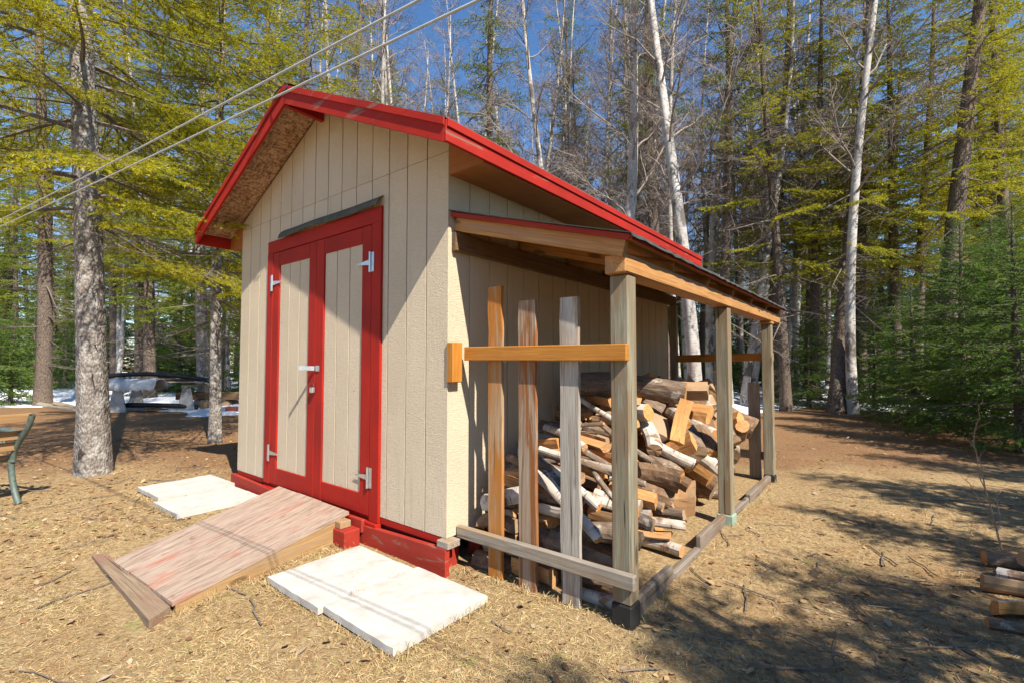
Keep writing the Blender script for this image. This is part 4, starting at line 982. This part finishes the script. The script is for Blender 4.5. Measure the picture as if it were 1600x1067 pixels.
# birches and spruces further back, filling the wood
def zone(kind, px):
    w = 'deep in the wood left of the shed' if px < 360 else 'deep in the wood behind the shed roof' if px < 1060 else 'deep in the wood right of the wood shelter'
    return kind + ' ' + w
bg_r = np.random.default_rng(303)
for px in np.concatenate([np.linspace(60, 1320, 44), np.linspace(420, 1300, 42)]):
    px = px + bg_r.normal(0, 14); dp = bg_r.uniform(16, 36); x, y = spot(px, dp); k_ = bg_r.integers(3)
    lab = zone('slender white birch', px); tree('birch_tree', lab, 'tree', x, y, *BI[k_], bg_r.uniform(0, 6.28), bg_r.uniform(.8, 1.2), lab.replace('birch', 'birches'))
for i, px in enumerate(np.linspace(540, 1060, 17)):
    px = px + bg_r.normal(0, 10); x, y = spot(px, bg_r.uniform(13.5, 20)); lab = zone('slender white birch', px); tree('birch_tree', lab, 'tree', x, y, *BI[i % 3], bg_r.uniform(0, 6.28), bg_r.uniform(.85, 1.15), lab.replace('birch', 'birches'))
for i, px in enumerate((880, 925, 1000, 1015, 1062, 1075, 1108, 1140, 1195, 1212, 1245, 1290, 1330)):
    x, y = spot(px, bg_r.uniform(11.5, 17)); lab = zone('slender white birch', px); tree('birch_tree', lab, 'tree', x, y, *BI[i % 3], bg_r.uniform(0, 6.28), bg_r.uniform(.8, 1.1), lab.replace('birch', 'birches'))
for i, px in enumerate((1205, 1270, 1345, 1400, 1430, 1530, 1545, 1620)):
    x, y = spot(px, bg_r.uniform(11.5, 16)); lab = zone('tall spruce', px); t_ = tree('spruce_tree', lab, 'tree', x, y, *SP[1], bg_r.uniform(0, 6.28), bg_r.uniform(.72, .95), lab.replace('spruce', 'spruces'))
for i, px in enumerate((610, 690, 870, 910, 1010, 1260, 1350)):
    x, y = spot(px, bg_r.uniform(16, 21)); lab = zone('tall spruce', px); tree('spruce_tree', lab, 'tree', x, y, *BARE[i % 2], bg_r.uniform(0, 6.28), bg_r.uniform(.8, 1.0), lab.replace('spruce', 'spruces'))
for px in np.concatenate([np.linspace(-150, 620, 40), np.linspace(640, 1200, 14), np.linspace(1200, 1750, 32)]):
    px = px + bg_r.normal(0, 16); dp = bg_r.uniform(15.5, 36); x, y = spot(px, dp); k_ = bg_r.integers(3) if not 600 < px < 1220 else 1
    lab = zone('tall spruce', px); tree('spruce_tree', lab, 'tree', x, y, *SP[k_], bg_r.uniform(0, 6.28), bg_r.uniform(.7, 1.05) * (1 if not 600 < px < 1220 else .75), lab.replace('spruce', 'spruces'))
for px, dp, k_, sc in [(20, 13.5, 0, .8), (-40, 12.5, 1, .8)] + [(bg_r.uniform(-80, 700), bg_r.uniform(16, 34), bg_r.integers(3), bg_r.uniform(.7, 1.4)) for _ in range(44)] + \
        [(bg_r.uniform(1040, 1750), bg_r.uniform(14.5, 30), bg_r.integers(3), bg_r.uniform(.8, 1.5)) for _ in range(46)] + [(bg_r.uniform(640, 1060), bg_r.uniform(14, 30), bg_r.integers(3), bg_r.uniform(.8, 1.3)) for _ in range(22)]:
    x, y = spot(px, dp); lab = zone('young bushy fir', px); tree('fir_tree', lab, 'tree', x, y, *FR[k_], bg_r.uniform(0, 6.28), sc, lab.replace(' fir ', ' firs '))
for i in range(70):
    px = -150 + 1900 * (i + bg_r.random()) / 70; dp = bg_r.uniform(36, 62); x, y = spot(px, dp)
    lab = zone('farthest dark spruce', px); tree('spruce_tree', lab, 'tree', x, y, *(FR[1] if i % 2 else SP[2]), bg_r.uniform(0, 6.28), bg_r.uniform(1.5, 2.4) if i % 2 else bg_r.uniform(.7, 1.1), lab.replace('spruce', 'spruces'))
# firs crowding in from the right
FN = [proto_fir(3.6, 31, FIRN, 120, 1.45, .2), proto_fir(2.4, 32, FIRN, 80, 1.1, .1)]
for px, dp, k_, sc, lab in ((1590, 6.9, 0, 1.0, 'dense young fir nearest the camera at the right edge'), (1505, 8.4, 0, 1.05, 'dense young fir in front of the tall straight spruce'), (1425, 10.2, 1, 1.2, 'low bushy fir left of the tall straight spruce'),
                            (1680, 8.2, 0, 1.25, 'tall young fir cut off by the right edge'), (1365, 12.8, 1, 1.2, 'young fir right of the curved trunk'), (1262, 13.6, 1, 1.1, 'young fir between the two brown trunks by the path'), (1560, 10.0, 0, 1.2, 'taller fir behind the nearest one on the right')):
    x, y = spot(px, dp); tree('fir_tree', lab, 'tree', x, y, *FN[k_], bg_r.uniform(0, 6.28), sc, 'firs on the right')
# trees standing right of the picture, whose shade falls across the grass
for x, y, k_, sc, rz in ((8.8, 2.9, 2, .50, 1.2), (10.4, -.9, 1, .46, 2.2), (8.2, 4.6, 0, .45, 3.0), (10.5, 6.0, 1, .55, .2)):
    tree('spruce_tree', 'spruce standing across the grass, beyond the small log heap', 'tree', x, y, *SP[k_], rz, sc, 'spruces right of the picture')
for x, y, k_, sc, rz in ((5.3, -1.75, 1, 1.0, .4), (5.5, -.75, 1, 1.12, 1.6), (5.4, .15, 0, 1.25, 2.0), (6.9, -1.5, 1, 1.4, 3.0), (7.3, -.2, 1, 1.3, 5.0), (5.3, 1.6, 1, .92, 4.0), (6.2, 2.8, 0, 1.55, 2.0), (5.0, 3.8, 0, .9, 2.0), (7.0, 4.6, 1, 1.2, .7), (5.8, 6.2, 1, 1.0, .7), (4.6, -2.7, 0, .85, .9)):
    tree('fir_tree', 'broad fir standing across the grass, beyond the small log heap', 'tree', x, y, *FR[k_], rz, sc, 'firs right of the picture')
# thin bare sapling on the right
g = np.random.default_rng(8); x, y = px_ground(1567, 862); acc = Acc()
def sap(p, d, l, r, lev):
    pts = [np.array(p, float)]; d = np.array(d, float)
    for _ in range(4): d = d + g.normal(0, .07 + .07 * lev, 3) + np.array([0, 0, .12]); d /= np.linalg.norm(d); pts.append(pts[-1] + d * l / 4)
    V, F = tube_arrays(np.array(pts), np.linspace(r, r * .5, 5), 5); acc.add(V, F, 0)
    if lev < 3:
        for s in (1, 2, 3, 4) if lev == 0 else (1, 3, 4):
            q = d + g.normal(0, .45, 3); sap(pts[s], q / np.linalg.norm(q), l * g.uniform(.35, .5), r * .55, lev + 1)
sap((0, 0, -.03), (-.05, 0, 1), .62, .007, 0)
M['sap'] = plain('pale_sapling_bark', (.40, .28, .20), .8)
tag(link('sapling', acc.mesh('sapling', [M['sap']]), None, (x, y, gzf(x, y))), 'thin leafless sapling on the grass near the right edge', 'sapling')

# ------------------------------------------------------------------ dry grass, leaves and needles on the ground
def free(x, y):
    shed_ = (x > -3.06) & (x < .03) & (y > -.06) & (y < 3.82); shel = (x > -.05) & (x < 1.18) & (y > .24) & (y < 3.85)
    rampz = (y > -1.42) & (y < 0) & (x > -1.93 - .15 * (y + 1.4)) & (x < -.66 - .21 * (y + 1.4)) & (x < -.7 + (-.25) * (y + 1.35) + .06)
    sl = ((x > -.69) & (x < .44) & (y > -.75) & (y < -.12)) | ((x > -3.52) & (x < -2.97) & (y > -.69) & (y < -.07)) | ((x > -2.86) & (x < -2.31) & (y > -.74) & (y < -.10))
    return ~(shed_ | shel | rampz | sl)
def scatter(nm, n, cx, cy, sx_, sy_, g):
    x = cx + g.normal(0, sx_, n); y = cy + g.normal(0, sy_, n); k_ = free(x, y); return x[k_], y[k_]
g = np.random.default_rng(99)
def blades(x, y, lmin, lmax, w, lay, g):
    m = len(x); z = gz(x, y); a = g.uniform(0, 6.283, m); el = g.uniform(*lay, m); l = g.uniform(lmin, lmax, m)
    d = np.stack([np.cos(a) * np.cos(el), np.sin(a) * np.cos(el), np.sin(el)], 1); s = np.stack([-np.sin(a), np.cos(a), g.normal(0, .5, m)], 1) * w
    b = np.stack([x, y, z - .003], 1); mid = b + d * (l * .55)[:, None]; d2 = d.copy(); d2[:, 2] -= g.uniform(.1, .8, m); tip = mid + d2 * (l * .45)[:, None]; tip[:, 2] = np.maximum(tip[:, 2], z + .002)
    V = np.stack([b - s, b + s, mid - s * .8, mid + s * .8, tip], 1).reshape(-1, 3); i = np.arange(m) * 5
    return V, np.stack([i, i + 1, i + 3, i + 2], 1), np.stack([i + 2, i + 3, i + 4], 1)
acc = Acc()
for n_, cx, cy, sx_, sy_ in ((100000, .6, -.8, 1.3, .75), (65000, -1.6, -1.5, 1.6, .7), (45000, 2.4, 1.8, .9, 1.6)):
    x, y = scatter('g', n_, cx, cy, sx_, sy_, g); keep = wob(x, y, 6, 61) + g.normal(0, .35, len(x)) > -.35; x, y = x[keep], y[keep]
    V, Q, T = blades(x, y, .02, .06, .0011, (.02, .5), g); b0 = acc.n; acc.V.append(V.astype(np.float32)); acc.n += len(V); acc.F.setdefault((4, 0), []).append(Q + b0); acc.F.setdefault((3, 0), []).append(T + b0)
x = -.13 + g.normal(0, .006, 160); y = g.choice([-.52, -.56, -.30], 160) + g.normal(0, .02, 160); V, Q, T = blades(x, y, .03, .07, .0013, (.5, 1.3), g); V[:, 2] += .02; b0 = acc.n; acc.V.append(V.astype(np.float32)); acc.n += len(V); acc.F[(4, 0)].append(Q + b0); acc.F[(3, 0)].append(T + b0)
xs_ = []; ys_ = []
for x0, x1, y0, y1 in ((-.71, .47, -.775, -.775), (.465, .465, -.77, -.12), (-.70, -.70, -.77, -.15), (-3.55, -2.3, -.75, -.75), (.0, 1.1, .03, .14), (-1.75, -.72, -1.26, -1.22), (-.70, -.92, -1.2, -.1), (1.18, 1.18, .2, 3.8)):
    f_ = g.random(420); xs_.append(x0 + (x1 - x0) * f_ + g.normal(0, .018, 420)); ys_.append(y0 + (y1 - y0) * f_ + g.normal(0, .018, 420))
x = np.concatenate(xs_); y = np.concatenate(ys_); V, Q, T = blades(x, y, .03, .085, .0013, (.25, 1.2), g); b0 = acc.n; acc.V.append(V.astype(np.float32)); acc.n += len(V); acc.F[(4, 0)].append(Q + b0); acc.F[(3, 0)].append(T + b0)
o = link('dry_grass', acc.mesh('dry_grass', [M['straw']])); o['kind'] = 'stuff'; o['label'] = 'short dry straw-coloured grass on the lawn'
acc = Acc()
for n_, cx, cy, sx_, sy_ in ((20000, -4.5, .2, 2.0, 1.3), (14000, 1.9, 5.0, .7, 2.4), (22000, 2.5, .9, .8, 1.3)):
    x, y = scatter('n', n_, cx, cy, sx_, sy_, g); V, Q, T = blades(x, y, .02, .06, .0018, (-.02, .25), g); b0 = acc.n; acc.V.append(V.astype(np.float32)); acc.n += len(V); acc.F.setdefault((4, 0), []).append(Q + b0); acc.F.setdefault((3, 0), []).append(T + b0)
o = link('fallen_needles', acc.mesh('fallen_needles', [M['needle_litter']])); o['kind'] = 'stuff'; o['label'] = 'rust brown needles covering the ground under the trees'
# curled leaves
acc = Acc(); out = np.array([(0, .0), (.25, .28), (.5, .36), (.78, .22), (1, 0), (.78, -.22), (.5, -.36), (.25, -.28)])
lx, ly = [], []
for n_, cx, cy, sx_, sy_ in ((2600, -2.8, -1.2, 1.6, .8), (1500, 2.4, .6, .8, 1.4), (1800, -5, .3, 2.2, 1.4), (700, 1.8, 6, .8, 2.5), (500, .9, -.4, .9, .6)):
    x, y = scatter('l', n_, cx, cy, sx_, sy_, g); lx.append(x); ly.append(y)
x = np.concatenate(lx + [np.array([-.95, -.90, -.86, -.99, -.82, -.93, .12, .2, .28])]); y = np.concatenate(ly + [np.array([-.32, -.27, -.36, -.42, -.24, -.22, .02, .05, .0])])
for xx, yy in zip(x, y):
    s = min(.06, .013 + g.exponential(.011)); a = g.uniform(0, 6.28); cu = g.uniform(.1, .7); tl = g.normal(0, .25, 2); pts = [(.5, 0, .02)]
    for p, q in out: pts.append((p + g.normal(0, .03), q * g.uniform(.6, 1.1), cu * (q * q * 1.6 + (p - .5) ** 2 * .5)))
    P = (np.array(pts) - (.5, 0, 0)) * s; P[:, 2] += P[:, 0] * tl[0] + P[:, 1] * tl[1]; c, sn = math.cos(a), math.sin(a); P[:, :2] = P[:, :2] @ np.array([[c, sn], [-sn, c]]); P[:, 2] += -P[:, 2].min() + gzf(xx, yy) + .004; P[:, 0] += xx; P[:, 1] += yy
    acc.add(P, np.array([(0, 1 + j, 1 + (j + 1) % 8) for j in range(8)]), 0)
o = link('leaf_litter', acc.mesh('leaf_litter', [M['leaf']])); o['kind'] = 'stuff'; o['label'] = 'fallen brown and yellow leaves scattered on the ground'
# small fallen sticks
acc = Acc()
for _ in range(420):
    if g.random() < .7: xx, yy = 2.6 + g.normal(0, .9), .9 + g.normal(0, 1.7)
    else: xx, yy = -3.0 + g.normal(0, 2.2), -.9 + g.normal(0, .9)
    if not bool(free(np.array([xx]), np.array([yy]))[0]): continue
    l = g.uniform(.08, .38); a = g.uniform(0, 6.28); pts = []
    for t_ in np.linspace(-.5, .5, 5): px_, py_ = xx + math.cos(a) * l * t_ + g.normal(0, .006), yy + math.sin(a) * l * t_ + g.normal(0, .006); pts.append((px_, py_, gzf(px_, py_) + .008 + abs(g.normal(0, .006))))
    V, F = tube_arrays(np.array(pts), np.full(5, g.uniform(.0015, .0045)), 5); acc.add(V, F, 0)
o = link('fallen_sticks', acc.mesh('fallen_sticks', [M['twig']])); o['kind'] = 'stuff'; o['label'] = 'small broken twigs lying on the grass'
